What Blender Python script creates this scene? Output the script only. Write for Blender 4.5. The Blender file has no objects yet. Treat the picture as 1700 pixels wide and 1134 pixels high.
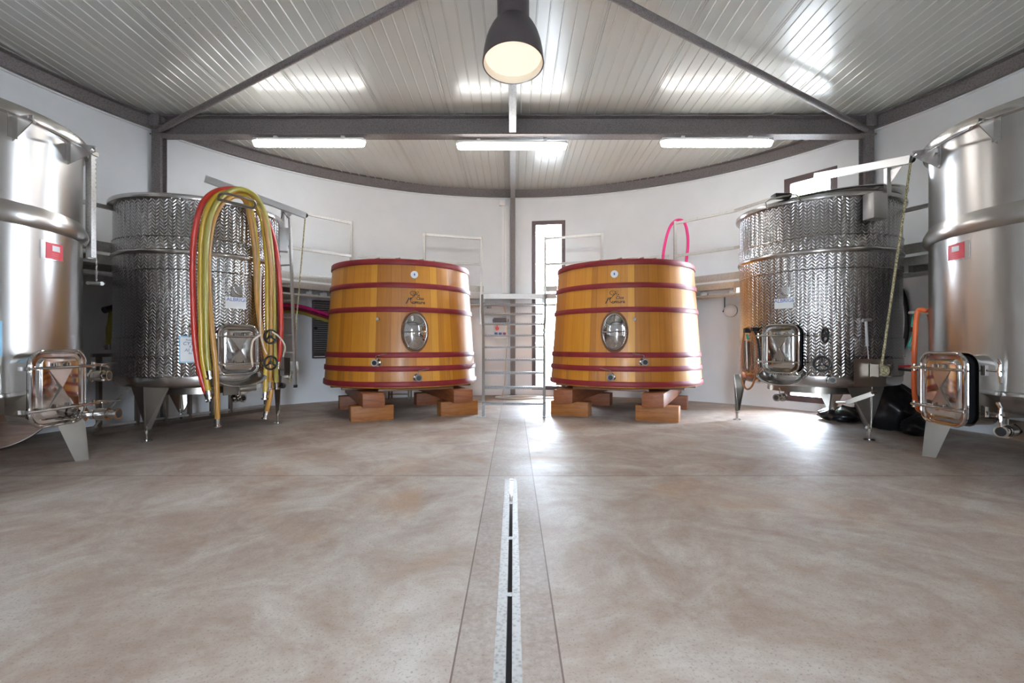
import bpy, bmesh, math, random
from mathutils import Vector, Matrix
random.seed(7)
PI = math.pi
SC = bpy.context.scene
COL = SC.collection

# ------------------------------------------------------------------ camera, sky, exposure
H = 1.1                       # eye height, metres
cam_d = bpy.data.cameras.new('camera')
cam = bpy.data.objects.new('camera', cam_d)
COL.objects.link(cam)
cam_d.sensor_width = 36
cam_d.lens = 800 / 1700 * 36
cam_d.shift_x = -2 / 1700
cam_d.shift_y = 5 / 1700
cam_d.clip_start = 0.05
cam.location = (0, 0, H)
cam.rotation_euler = (PI / 2, 0, 0)
SC.camera = cam

w = bpy.data.worlds.new('sky')
SC.world = w
w.use_nodes = True
bg = w.node_tree.nodes['Background']
bg.inputs[0].default_value = (0.74, 0.86, 1.0, 1)
SKY = 44.0
bg.inputs[1].default_value = SKY
LAMP = 18.0                    # luminance of the fluorescent diffusers
SC.view_settings.view_transform = 'Standard'
SC.view_settings.look = 'None'
SC.view_settings.gamma = 1
SC.view_settings.use_curve_mapping = False
SC.view_settings.exposure = 1.12
SC.cycles.max_bounces = 12
SC.cycles.diffuse_bounces = 5
SC.cycles.glossy_bounces = 6
SC.cycles.transmission_bounces = 6
SC.cycles.sample_clamp_indirect = 8
SC.cycles.use_denoising = True

RC = (0.0, 4.49)              # centre of the round room
RW = 6.0                      # wall radius


def portal(theta, z0, z1, width):
    """tells the renderer where daylight comes in; emits nothing itself"""
    l = bpy.data.lights.new('window_portal', 'AREA')
    l.shape = 'RECTANGLE'
    l.size = width
    l.size_y = z1 - z0
    l.cycles.is_portal = True
    o = bpy.data.objects.new('window_portal', l)
    COL.objects.link(o)
    a = math.radians(theta)
    r = RW + 0.28
    o.location = (RC[0] + r * math.sin(a), RC[1] + r * math.cos(a), (z0 + z1) / 2)
    d = Vector((-math.sin(a), -math.cos(a), 0))
    o.rotation_euler = d.to_track_quat('-Z', 'Z').to_euler()
    return o


# ------------------------------------------------------------------ helpers
def P(px, py, Y):
    """a point seen at px, py of the 1700x1134 frame, Y metres away"""
    return Vector(((px - 852) / 800 * Y, Y, H + (572 - py) / 800 * Y))


def new():
    return bmesh.new()


def finish(bm, sharp=32):
    bmesh.ops.recalc_face_normals(bm, faces=bm.faces[:])
    for f in bm.faces:
        f.smooth = True
    lim = math.radians(sharp)
    for e in bm.edges:
        if len(e.link_faces) == 2:
            e.smooth = e.calc_face_angle(0) < lim
        else:
            e.smooth = True


def obj(name, bm, mat, parent=None, sharp=32, recalc=True):
    """link bm (in world coordinates) as one mesh object, under parent if given"""
    if recalc:
        finish(bm, sharp)
    me = bpy.data.meshes.new(name)
    bm.to_mesh(me)
    bm.free()
    me.materials.append(mat)
    o = bpy.data.objects.new(name, me)
    COL.objects.link(o)
    if parent is not None:
        M = root_matrix(parent)
        me.transform(M.inverted())
        o.parent = parent
    return o


def root_matrix(o):
    M = o.matrix_basis.copy()
    while o.parent:
        o = o.parent
        M = o.matrix_basis @ M
    return M


def tag(o, label=None, cat=None, group=None, kind=None):
    if label: o['label'] = label
    if cat: o['category'] = cat
    if group: o['group'] = group
    if kind: o['kind'] = kind
    return o


def thing(name, loc, label, cat, group=None, rz=0):
    o = bpy.data.objects.new(name, None)
    COL.objects.link(o)
    o.empty_display_size = 0.1
    o.location = loc
    o.rotation_euler = (0, 0, rz)
    return tag(o, label, cat, group)


def struct(name, bm, mat, parent=None, sharp=32):
    o = obj(name, bm, mat, parent, sharp)
    if parent is None:
        o['kind'] = 'structure'
    return o


def solo(name, bm, mat, label, cat, group=None, sharp=32):
    """a one-mesh thing whose origin sits at the middle of its foot"""
    xs = [v.co for v in bm.verts]
    c = Vector((sum(v.x for v in xs) / len(xs), sum(v.y for v in xs) / len(xs), min(v.z for v in xs)))
    bmesh.ops.translate(bm, verts=bm.verts[:], vec=-c)
    o = obj(name, bm, mat, None, sharp)
    o.location = c
    return tag(o, label, cat, group)


def copy_tree(o, parent=None):
    c = o.copy()
    COL.objects.link(c)
    if parent is not None:
        c.parent = parent
    for ch in list(o.children):
        copy_tree(ch, c)
    return c


def frame(x, y, z, ang):
    """local frame: -y points outwards along heading ang (radians, 0 = +X), x to the viewer's right, z up"""
    N = Vector((math.cos(ang), math.sin(ang), 0))
    T = Vector((0, 0, 1)).cross(N)
    M = Matrix.Identity(4)
    M.col[0][:3] = T
    M.col[1][:3] = -N
    M.col[2][:3] = (0, 0, 1)
    M.col[3][:3] = (x, y, z)
    return M


def box(bm, c, s, M=None, bev=0.0):
    hx, hy, hz = s[0] / 2, s[1] / 2, s[2] / 2
    vs = [bm.verts.new((c[0] + a * hx, c[1] + b * hy, c[2] + d * hz)) for a in (-1, 1) for b in (-1, 1) for d in (-1, 1)]
    fs = [(0, 1, 3, 2), (4, 6, 7, 5), (0, 4, 5, 1), (2, 3, 7, 6), (0, 2, 6, 4), (1, 5, 7, 3)]
    faces = [bm.faces.new([vs[i] for i in f]) for f in fs]
    if bev > 0:
        es = list({e for f in faces for e in f.edges})
        r = bmesh.ops.bevel(bm, geom=es, offset=bev, segments=2, affect='EDGES', profile=0.5)
        allv = set(v for f in r['faces'] for v in f.verts)
        for f in faces:
            if f.is_valid: allv |= set(f.verts)
        vs = list(allv)
    if M is not None:
        for v in vs: v.co = M @ v.co
    return vs


def perp(d):
    a = Vector((0, 0, 1)) if abs(d.z) < 0.9 else Vector((1, 0, 0))
    u = d.cross(a).normalized()
    return u, d.cross(u).normalized()


def tube(bm, pts, r, seg=10, M=None, closed=False, cap=True, smooth=0):
    """round tube along points; r is a number or one radius per point"""
    pts = [Vector(p) for p in pts]
    if M is not None: pts = [M @ p for p in pts]
    if smooth: pts = catmull(pts, smooth, closed)
    n = len(pts)
    rad = r if isinstance(r, (list, tuple)) else [r] * n
    rings = []
    u = None
    for i, p in enumerate(pts):
        if closed: d = pts[(i + 1) % n] - pts[i - 1]
        elif i == 0: d = pts[1] - pts[0]
        elif i == n - 1: d = pts[-1] - pts[-2]
        else: d = (pts[i + 1] - p).normalized() + (p - pts[i - 1]).normalized()
        if d.length < 1e-9: d = Vector((0, 0, 1))
        d.normalize()
        if u is None: u, v = perp(d)
        else:
            u = (u - d * u.dot(d))
            if u.length < 1e-6: u, v = perp(d)
            u.normalize(); v = d.cross(u)
        k = 1.0
        if 0 < i < n - 1 or closed:
            c = (pts[(i + 1) % n] - p).normalized().dot(d)
            k = 1 / max(c, 0.5) if c < 0.999 else 1.0
        rings.append([bm.verts.new(p + (u * math.cos(2 * PI * j / seg) + v * math.sin(2 * PI * j / seg)) * rad[i]) for j in range(seg)])
    m = n if closed else n - 1
    for i in range(m):
        a, b = rings[i], rings[(i + 1) % n]
        off = 0
        if closed and i == n - 1:
            off = min(range(seg), key=lambda q: (a[0].co - b[q].co).length)
        for j in range(seg):
            bm.faces.new((a[j], a[(j + 1) % seg], b[(j + 1 + off) % seg], b[(j + off) % seg]))
    if cap and not closed:
        bm.faces.new(rings[0][::-1]); bm.faces.new(rings[-1])


def catmull(pts, k, closed=False):
    out = []
    n = len(pts)
    rng = range(n) if closed else range(n - 1)
    for i in rng:
        if closed:
            p0, p1, p2, p3 = pts[i - 1], pts[i], pts[(i + 1) % n], pts[(i + 2) % n]
        else:
            p1, p2 = pts[i], pts[i + 1]
            p0 = pts[i - 1] if i > 0 else p1 * 2 - p2
            p3 = pts[i + 2] if i + 2 < n else p2 * 2 - p1
        for j in range(k):
            t = j / k
            out.append(0.5 * ((2 * p1) + (p2 - p0) * t + (2 * p0 - 5 * p1 + 4 * p2 - p3) * t * t + (3 * p1 - p0 - 3 * p2 + p3) * t ** 3))
    if not closed: out.append(pts[-1])
    return out


def cyl(bm, p0, p1, r, seg=16, M=None, r1=None):
    tube(bm, [p0, p1], [r, r if r1 is None else r1], seg, M)


def sq(bm, p0, p1, w, d=None, M=None, up=None):
    """square or flat bar from p0 to p1: w across, d along 'up'"""
    p0, p1 = Vector(p0), Vector(p1)
    if M is not None: p0, p1 = M @ p0, M @ p1
    d = w if d is None else d
    ax = (p1 - p0).normalized()
    if up is None: up = Vector((0, 0, 1)) if abs(ax.z) < 0.9 else Vector((0, 1, 0))
    u = ax.cross(up).normalized(); v = u.cross(ax).normalized()
    a = [bm.verts.new(p0 + u * s * w / 2 + v * t * d / 2) for s, t in ((-1, -1), (1, -1), (1, 1), (-1, 1))]
    b = [bm.verts.new(p1 + u * s * w / 2 + v * t * d / 2) for s, t in ((-1, -1), (1, -1), (1, 1), (-1, 1))]
    for i in range(4): bm.faces.new((a[i], a[(i + 1) % 4], b[(i + 1) % 4], b[i]))
    bm.faces.new(a[::-1]); bm.faces.new(b)


def lathe(bm, prof, cx=0, cy=0, seg=96, close=False, a0=0, a1=2 * PI, M=None):
    """turn (r, z) profile about a vertical axis, with u,v in metres"""
    uv = bm.loops.layers.uv.verify()
    full = abs(a1 - a0 - 2 * PI) < 1e-6
    n = seg if full else seg + 1
    rmax = max(p[0] for p in prof)
    L = [0]
    for i in range(1, len(prof)):
        L.append(L[-1] + math.hypot(prof[i][0] - prof[i - 1][0], prof[i][1] - prof[i - 1][1]))
    grid = []
    for r, z in prof:
        if r < 1e-6:
            v = bm.verts.new(M @ Vector((cx, cy, z)) if M else (cx, cy, z)); grid.append([v] * n); continue
        row = []
        for j in range(n):
            a = a0 + (a1 - a0) * j / seg
            co = Vector((cx + r * math.cos(a), cy + r * math.sin(a), z))
            row.append(bm.verts.new(M @ co if M else co))
        grid.append(row)
    m = len(prof) if close else len(prof) - 1
    for i in range(m):
        A, B = grid[i], grid[(i + 1) % len(prof)]
        for j in range(seg):
            k = (j + 1) % n if full else j + 1
            q = [A[j], A[k], B[k], B[j]]
            uvs = [(j, i), (j + 1, i), (j + 1, i + 1), (j, i + 1)]
            qq, uu = [], []
            for v_, t_ in zip(q, uvs):
                if v_ not in qq: qq.append(v_); uu.append(t_)
            if len(qq) < 3: continue
            f = bm.faces.new(qq)
            for lp, t_ in zip(f.loops, uu):
                lp[uv].uv = ((a1 - a0) * t_[0] / seg * rmax, prof[t_[1] % len(prof)][1] if t_[1] < len(prof) else prof[0][1])


def prism(bm, pts, d, M=None):
    """pts: outline in the local x,z plane at y=0, pushed to y=d (a thickness)"""
    a = [bm.verts.new((p[0], 0, p[1])) for p in pts]
    b = [bm.verts.new((p[0], d, p[1])) for p in pts]
    n = len(pts)
    bm.faces.new(a[::-1]); bm.faces.new(b)
    for i in range(n): bm.faces.new((a[i], a[(i + 1) % n], b[(i + 1) % n], b[i]))
    if M is not None:
        for v in a + b: v.co = M @ v.co


def rrect(w, h, r, k=6):
    out = []
    for cx, cy, a in ((w / 2 - r, h / 2 - r, 0), (-w / 2 + r, h / 2 - r, 90), (-w / 2 + r, -h / 2 + r, 180), (w / 2 - r, -h / 2 + r, 270)):
        for i in range(k + 1):
            t = math.radians(a + 90 * i / k)
            out.append((cx + r * math.cos(t), cy + r * math.sin(t)))
    return out


def loops(bm, rings, M=None, cap0=False, cap1=True):
    """skin between closed loops of equal length"""
    R = []
    for ring in rings:
        R.append([bm.verts.new(M @ Vector(p) if M else Vector(p)) for p in ring])
    n = len(R[0])
    for a, b in zip(R, R[1:]):
        for i in range(n): bm.faces.new((a[i], a[(i + 1) % n], b[(i + 1) % n], b[i]))
    if cap0: bm.faces.new(R[0][::-1])
    if cap1: bm.faces.new(R[-1])


def rect_on(cx, cy, r, a_mid, w, z0, z1, t=0.004, bm=None, k=6):
    """thin plate bent onto a cylinder"""
    if bm is None: bm = new()
    uvl = bm.loops.layers.uv.verify()
    A = []
    for rr in (r, r + t):
        for z in (z0, z1):
            A.append([bm.verts.new((cx + rr * math.cos(a_mid + (i / k - .5) * w / r), cy + rr * math.sin(a_mid + (i / k - .5) * w / r), z)) for i in range(k + 1)])
    i0, i1, o0, o1 = A
    for i in range(k):
        f = bm.faces.new((o0[i], o0[i + 1], o1[i + 1], o1[i]))
        bm.faces.new((i0[i], i1[i], i1[i + 1], i0[i + 1]))
        bm.faces.new((i1[i], o1[i], o1[i + 1], i1[i + 1]))
        bm.faces.new((i0[i], i0[i + 1], o0[i + 1], o0[i]))
    bm.faces.new((i0[0], o0[0], o1[0], i1[0])); bm.faces.new((i0[k], i1[k], o1[k], o0[k]))
    for f in bm.faces:
        for lp in f.loops:
            d_ = math.atan2(lp.vert.co.y - cy, lp.vert.co.x - cx) - a_mid
            d_ = (d_ + PI) % (2 * PI) - PI
            lp[uvl].uv = (d_ * r, lp.vert.co.z)
    return bm


def text_bm(s, size, M, depth=0.001, align='CENTER', shear=0.0, wrap=None, bold=0.0):
    """lettering as a mesh; M maps local x (right), z (up), -y (outwards). wrap=(fn) bends it."""
    cu = bpy.data.curves.new('lettering', 'FONT')
    cu.body = s
    cu.size = size
    cu.align_x = align
    cu.align_y = 'CENTER'
    cu.shear = shear
    cu.extrude = depth
    cu.offset = size * bold
    cu.resolution_u = 3
    to = bpy.data.objects.new('lettering', cu)
    COL.objects.link(to)
    dg = bpy.context.evaluated_depsgraph_get()
    me = bpy.data.meshes.new_from_object(to.evaluated_get(dg))
    bm = new()
    bm.from_mesh(me)
    bpy.data.objects.remove(to)
    bpy.data.curves.remove(cu)
    bpy.data.meshes.remove(me)
    for v in bm.verts:
        co = Vector((v.co.x, -v.co.z, v.co.y))
        v.co = wrap(co) if wrap else M @ co
    return bm


def merge(dst, src):
    me = bpy.data.meshes.new('tmp'); src.to_mesh(me); src.free(); dst.from_mesh(me); bpy.data.meshes.remove(me)


def hit(cx, cy, r, px, far=False):
    """where the vertical plane through pixel column px first meets a cylinder; (x, y, angle)"""
    m = (px - 852) / 800
    A = 1 + m * m; B = -2 * (m * cx + cy); C = cx * cx + cy * cy - r * r
    D = max(B * B - 4 * A * C, 0)
    t = (-B + (1 if far else -1) * math.sqrt(D)) / (2 * A)
    x, y = m * t, t
    return x, y, math.atan2(y - cy, x - cx)


def zat(py, Y):
    return H + (572 - py) / 800 * Y


# ------------------------------------------------------------------ materials
def mat(name, base=(.8, .8, .8), rough=.5, metal=0.0, spec=.5, coat=0.0):
    m = bpy.data.materials.new(name)
    m.use_nodes = True
    b = m.node_tree.nodes['Principled BSDF']
    b.inputs['Base Color'].default_value = (*base, 1)
    b.inputs['Roughness'].default_value = rough
    b.inputs['Metallic'].default_value = metal
    b.inputs['Specular IOR Level'].default_value = spec
    b.inputs['Coat Weight'].default_value = coat
    b.inputs['Coat Roughness'].default_value = .15
    return m


class N:
    def __init__(s, m):
        s.t = m.node_tree; s.n = s.t.nodes; s.b = s.n['Principled BSDF']
    def add(s, typ, **kw):
        nd = s.n.new(typ)
        for k, v in kw.items():
            if k.startswith('_'): nd.inputs[k[1:].replace('_', ' ')].default_value = v
            else: setattr(nd, k, v)
        return nd
    def link(s, a, b): s.t.links.new(a, b)
    def coord(s, kind='Object', scale=(1, 1, 1)):
        tc = s.add('ShaderNodeTexCoord'); mp = s.add('ShaderNodeMapping')
        mp.inputs['Scale'].default_value = scale
        s.link(tc.outputs[kind], mp.inputs['Vector'])
        return mp.outputs[0]
    def noise(s, vec, scale=5, detail=4, rough=.5, dist=0):
        nd = s.add('ShaderNodeTexNoise')
        nd.inputs['Scale'].default_value = scale; nd.inputs['Detail'].default_value = detail
        nd.inputs['Roughness'].default_value = rough; nd.inputs['Distortion'].default_value = dist
        s.link(vec, nd.inputs['Vector'])
        return nd.outputs['Fac']
    def ramp(s, fac, stops, interp='LINEAR'):
        r = s.add('ShaderNodeValToRGB'); r.color_ramp.interpolation = interp
        e = r.color_ramp.elements
        while len(e) < len(stops): e.new(.5)
        for el, (p, c) in zip(e, stops):
            el.position = p; el.color = (*c, 1) if len(c) == 3 else c
        s.link(fac, r.inputs[0])
        return r.outputs[0]
    def mix(s, fac, a, b, blend='MIX'):
        m = s.add('ShaderNodeMix', data_type='RGBA', blend_type=blend)
        for sock, v in ((m.inputs[0], fac), (m.inputs[6], a), (m.inputs[7], b)):
            if hasattr(v, 'is_linked') or isinstance(v, bpy.types.NodeSocket): s.link(v, sock)
            elif isinstance(v, (int, float)): sock.default_value = v
            else: sock.default_value = (*v, 1)
        return m.outputs[2]
    def math(s, op, a, b=None, c=None, clamp=False):
        m = s.add('ShaderNodeMath', operation=op); m.use_clamp = clamp
        for i, v in enumerate((a, b, c)):
            if v is None: continue
            if isinstance(v, bpy.types.NodeSocket): s.link(v, m.inputs[i])
            else: m.inputs[i].default_value = v
        return m.outputs[0]
    def bump(s, h, strength=.3, dist=.01):
        b = s.add('ShaderNodeBump'); b.inputs['Strength'].default_value = strength; b.inputs['Distance'].default_value = dist
        s.link(h, b.inputs['Height']); s.link(b.outputs[0], s.b.inputs['Normal'])
    def base(s, c): s.link(c, s.b.inputs['Base Color'])
    def rough(s, c): s.link(c, s.b.inputs['Roughness'])


def grey(v): return (v, v, v)


# floor
M_floor = mat('concrete_floor', (.5, .47, .44), .5, 0, .35)
n = N(M_floor)
v = n.coord('Object')
big = n.noise(v, .6, 6, .68, 1.4)
mid = n.noise(v, 1.9, 8, .72, 1.0)
fine = n.noise(v, 14, 5, .7)
grit = n.noise(v, 90, 3, .7)
c = n.ramp(big, [(.36, (.25, .16, .115)), (.48, (.38, .295, .24)), (.60, (.54, .51, .47))])
c2 = n.ramp(mid, [(.34, (.33, .225, .17)), (.5, (.42, .345, .295)), (.66, (.58, .55, .505))])
c = n.mix(.5, c, c2)
c = n.mix(n.ramp(fine, [(.35, grey(0)), (.75, grey(.25))]), c, (.60, .56, .52))
st = n.ramp(n.noise(v, .9, 4, .55, 1.2), [(.56, grey(0)), (.72, grey(.55))])
c = n.mix(st, c, (.46, .29, .17))
sp = n.ramp(grit, [(.34, grey(.75)), (.44, grey(0))])
c = n.mix(sp, c, (.22, .18, .16))
geo = n.add('ShaderNodeSeparateXYZ'); n.link(n.coord('Object'), geo.inputs[0])
X, Y = geo.outputs[0], geo.outputs[1]
wob = n.math('MULTIPLY', n.math('SUBTRACT', n.noise(v, 3, 3), .5), .02)
Xw = n.math('ADD', X, wob)
# drain strip cast later and darker
ins = n.math('MULTIPLY', n.math('GREATER_THAN', X, -.205), n.math('LESS_THAN', X, .165))
ins = n.math('MULTIPLY', ins, .5)
c = n.mix(ins, c, n.ramp(n.noise(v, 35, 4, .7), [(.3, (.17, .125, .105)), (.55, (.34, .27, .235)), (.8, (.52, .47, .43))]))
def line(coord, at, wdt): return n.math('LESS_THAN', n.math('ABSOLUTE', n.math('SUBTRACT', coord, at)), wdt)
seam = n.math('MAXIMUM', line(X, -.205, .0035), line(X, .165, .0035))
seam2 = n.math('MULTIPLY', n.math('MAXIMUM', line(Y, 4.04, .009), line(Y, 7.33, .008)), .7)
seam = n.math('MAXIMUM', seam, seam2)
seam = n.math('MULTIPLY', seam, .85)
c = n.mix(seam, c, (.13, .08, .06))
c = n.mix(1.0, c, (.86, .835, .81), 'MULTIPLY')
n.base(c)
n.rough(n.ramp(mid, [(.3, grey(.66)), (.7, grey(.48))]))
hgt = n.math('SUBTRACT', n.math('ADD', n.math('MULTIPLY', fine, .4), n.math('MULTIPLY', grit, .25)), n.math('MULTIPLY', seam, 2))
n.bump(hgt, .25, .006)

M_wall = mat('white_plaster', (.78, .78, .77), .75)
n = N(M_wall); v = n.coord('Object')
a = n.noise(v, .8, 4, .6); b = n.noise(v, 30, 4, .7)
n.base(n.ramp(a, [(.3, (.74, .755, .77)), (.7, (.82, .84, .86))]))
n.bump(b, .15, .01)

M_ceil = mat('white_lacquered_sheet', (.62, .63, .60), .23, 0, .8)
n = N(M_ceil); v = n.coord('Object')
g = n.add('ShaderNodeSeparateXYZ'); n.link(v, g.inputs[0])
spots = n.noise(v, 26, 3, .6)
reg = n.add('ShaderNodeVectorMath', operation='DISTANCE'); n.link(v, reg.inputs[0]); reg.inputs[1].default_value = (-3.3, 5.0, 4.5)
near = n.math('LESS_THAN', reg.outputs['Value'], .55)
sp = n.math('MULTIPLY', n.math('GREATER_THAN', spots, .68), near)
base = (.62, .63, .595)
n.base(n.mix(sp, base, (.35, .2, .1)))


def galv(name, lo, hi, rough=.55, metal=.35):
    m = mat(name, lo, rough, metal)
    n = N(m); v = n.coord('Object')
    vo = n.add('ShaderNodeTexVoronoi'); vo.inputs['Scale'].default_value = 60; n.link(v, vo.inputs['Vector'])
    n.base(n.mix(n.math('MULTIPLY', n.noise(v, 40, 3, .7), 1), n.mix(.5, lo, lo), n.mix(.5, hi, hi)))
    n.base(n.ramp(n.math('MULTIPLY', n.math('ADD', vo.outputs['Distance'], n.noise(v, 50, 3, .7)), .7), [(.3, lo), (.75, hi)]))
    return m
M_beam = galv('galvanised_beam', (.085, .068, .066), (.20, .175, .17), .6, .15)
M_galv = galv('galvanised_steel', (.20, .19, .18), (.38, .37, .355), .5, .4)
M_rail = galv('brushed_rail_steel', (.34, .325, .30), (.50, .485, .46), .4, .6)

def steel(name, rough=.2, aniso=0.0, base=(.56, .54, .52), dimple=False, bmp=0.0):
    m = mat(name, base, rough, 1.0)
    n = N(m)
    if dimple:
        tc = n.add('ShaderNodeTexCoord'); s = n.add('ShaderNodeSeparateXYZ'); n.link(tc.outputs['UV'], s.inputs[0])
        u = n.math('MULTIPLY', s.outputs[0], 1 / .0425); vv = n.math('MULTIPLY', s.outputs[1], 1 / .038)
        # herringbone scales: columns of little lens shapes slanting left then right
        tri = n.math('PINGPONG', u, 1.0)
        ph = n.math('ADD', vv, n.math('MULTIPLY', tri, 1.1))
        h1 = n.math('SINE', n.math('MULTIPLY', ph, 2 * PI))
        h2 = n.math('SINE', n.math('MULTIPLY', tri, PI))
        hh = n.math('MULTIPLY', n.math('MULTIPLY', n.math('ADD', h1, .6), h2), .5)
        n.bump(hh, .75, .006)
        n.base(n.ramp(n.math('ADD', hh, .3), [(0, (.30, .29, .285)), (.8, (.62, .61, .60))]))
    else:
        if bmp:
            v = n.coord('Object', (1, 1, 60))
            sc = n.noise(v, 6, 3, .7)
            n.bump(sc, bmp, .002)
    if aniso:
        tg = n.add('ShaderNodeTangent', direction_type='RADIAL', axis='Z')
        n.link(tg.outputs[0], n.b.inputs['Tangent'])
        n.b.inputs['Anisotropic'].default_value = aniso
        n.b.inputs['Anisotropic Rotation'].default_value = .25
    return m
M_brush = steel('brushed_stainless', .30, .75)
M_dimple = steel('dimpled_stainless', .18, 0, dimple=True)
M_plain = steel('satin_stainless', .22, .4)
M_stair = galv('shaded_galvanised', (.10, .095, .09), (.22, .21, .20), .5, .3)  # darker copy of the galvanised steel; stair's weak front light in its colour
M_polish = steel('polished_stainless', .07)
M_leg = steel('sheet_steel_leg', .30, 0, (.28, .255, .225))
M_black = mat('black_plastic', (.015, .015, .017), .35)
M_rubber = mat('black_rubber', (.02, .02, .02), .6)

def wood(name, cols, staves=0, rough=.3, coat=.3, grain=(14, 14, .9), dark=.55):
    m = mat(name, cols[1], rough, 0, .5, coat)
    n = N(m)
    if staves:
        tc = n.add('ShaderNodeTexCoord'); s = n.add('ShaderNodeSeparateXYZ'); n.link(tc.outputs['UV'], s.inputs[0])
        u = n.math('MULTIPLY', s.outputs[0], 1 / staves)
        u = n.math('ADD', u, n.math('MULTIPLY', n.math('SINE', n.math('MULTIPLY', u, 1.7)), .32))
        cell = n.math('FLOOR', u)
        fr = n.math('FRACT', u)
        wn = n.add('ShaderNodeTexWhiteNoise', noise_dimensions='1D'); n.link(cell, wn.inputs['W'])
        gv = n.coord('UV', (38, 1.3, 1))
        gr = n.noise(gv, 1.0, 6, .6, .3)
        f = n.math('ADD', n.math('MULTIPLY', wn.outputs[0], .62), n.math('MULTIPLY', gr, .45))
        c = n.ramp(f, [(.15, cols[0]), (.5, cols[1]), (.85, cols[2])])
        edge = n.math('LESS_THAN', n.math('MINIMUM', fr, n.math('SUBTRACT', 1, fr)), .014)
        c = n.mix(n.math('MULTIPLY', edge, dark), c, (.12, .05, .015))
        # wine stains running down below the lower taps
        zz = s.outputs[1]
        low = n.math('MULTIPLY', n.math('LESS_THAN', zz, .95), n.ramp(n.noise(n.coord('UV', (7, 1, 1)), 1, 3), [(.56, grey(0)), (.68, grey(.55))]))
        c = n.mix(low, c, (.2, .09, .04))
        n.base(c)
        n.bump(n.math('SUBTRACT', n.math('MULTIPLY', gr, .25), edge), .25, .003)
    else:
        v = n.coord('Object', grain)
        gr = n.noise(v, 1.0, 5, .65, .8)
        n.base(n.ramp(gr, [(.25, cols[0]), (.5, cols[1]), (.75, cols[2])]))
        n.bump(gr, .2, .004)
    return m
M_vat = wood('varnished_oak_staves', [(.31, .105, .009), (.49, .19, .015), (.62, .29, .03)], .15, .42, .06)
M_vatbase = wood('dark_oak', [(.09, .035, .012), (.15, .06, .02), (.22, .10, .035)], 0, .5, 0, (3, 3, 30))
M_beamwood = wood('red_brown_timber', [(.14, .034, .009), (.22, .062, .016), (.30, .10, .028)], 0, .55, 0, (4, 4, 26))
M_block = wood('orange_pine_timber', [(.16, .046, .006), (.31, .105, .016), (.42, .165, .03)], 0, .55, 0, (3, 3, 22))
M_hoop = mat('dark_red_paint', (.235, .022, .022), .45, 0, .3)
n = N(M_hoop); v = n.coord('Object'); n.base(n.ramp(n.noise(v, 5, 4), [(.3, (.17, .013, .018)), (.7, (.23, .02, .022))]))


def hosemat(name, col, rough=.3, stripes=True):
    m = mat(name, col, rough, 0, .6)
    n = N(m); v = n.coord('Object')
    n.base(n.ramp(n.noise(v, 3, 3), [(.3, tuple(x * .85 for x in col)), (.7, tuple(min(1, x * 1.1) for x in col))]))
    m.node_tree.nodes['Principled BSDF'].inputs['Subsurface Weight'].default_value = 0
    return m
M_red = hosemat('red_hose', (.55, .035, .02))
M_yel = hosemat('yellow_hose', (.56, .36, .03), .25)
M_olive = hosemat('olive_yellow_hose', (.36, .30, .05), .28)
M_amber = hosemat('amber_hose', (.42, .20, .03), .3)
M_pink = hosemat('magenta_hose', (.75, .02, .20), .35)
M_wine = hosemat('wine_red_hose', (.22, .01, .04), .35)
M_orange = hosemat('orange_hose', (.68, .12, .02), .4)
M_brown = hosemat('brown_cable', (.30, .10, .03), .4)
M_green = hosemat('green_cord', (.02, .35, .25), .5)
M_clear = hosemat('milky_tube', (.62, .52, .40), .3)
M_rope = mat('twisted_rope', (.42, .36, .22), .9)
n = N(M_rope); v = n.coord('Object', (60, 60, 26)); n.base(n.ramp(n.noise(v, 2, 2), [(.42, (.16, .14, .07)), (.55, (.55, .48, .30))]))
M_white = mat('white_plastic', (.82, .82, .82), .4)
M_paper = mat('white_label_sheet', (.80, .80, .78), .5)
M_blueframe = mat('pale_blue_plastic', (.25, .48, .68), .4)
M_ink = mat('blue_ink', (.06, .10, .40), .5)
M_logo = mat('black_paint', (.03, .015, .012), .5)
M_redlabel = mat('red_label', (.62, .02, .04), .4)
M_redknob = mat('red_knob', (.6, .02, .03), .4)
M_socket = mat('blue_sockets', (.04, .06, .22), .4)
M_lampbody = mat('dark_brown_lacquer', (.055, .042, .045), .38)
M_lampin = mat('cream_reflector', (.9, .84, .72), .5)
M_bag = mat('black_bin_bag', (.012, .012, .014), .28)
M_frame = mat('dark_window_frame', (.09, .055, .055), .45)
M_concrete_out = mat('outdoor_paving', (.6, .58, .55), .8)
M_leaf = mat('green_leaves', (.12, .28, .03), .6)
M_bark = mat('tree_bark', (.12, .08, .05), .9)
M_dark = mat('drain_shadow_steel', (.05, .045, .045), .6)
M_badge = mat('white_badge', (.82, .84, .86), .3)

def emis(name, col, s):
    m = bpy.data.materials.new(name); m.use_nodes = True
    b = m.node_tree.nodes['Principled BSDF']
    b.inputs['Base Color'].default_value = (*col, 1)
    b.inputs['Emission Color'].default_value = (*col, 1)
    b.inputs['Emission Strength'].default_value = s
    return m
M_tube = emis('lit_diffuser', (1.0, .985, .955), LAMP)
M_bulb = emis('lit_opal_glass', (1.0, .86, .70), .33)

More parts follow.
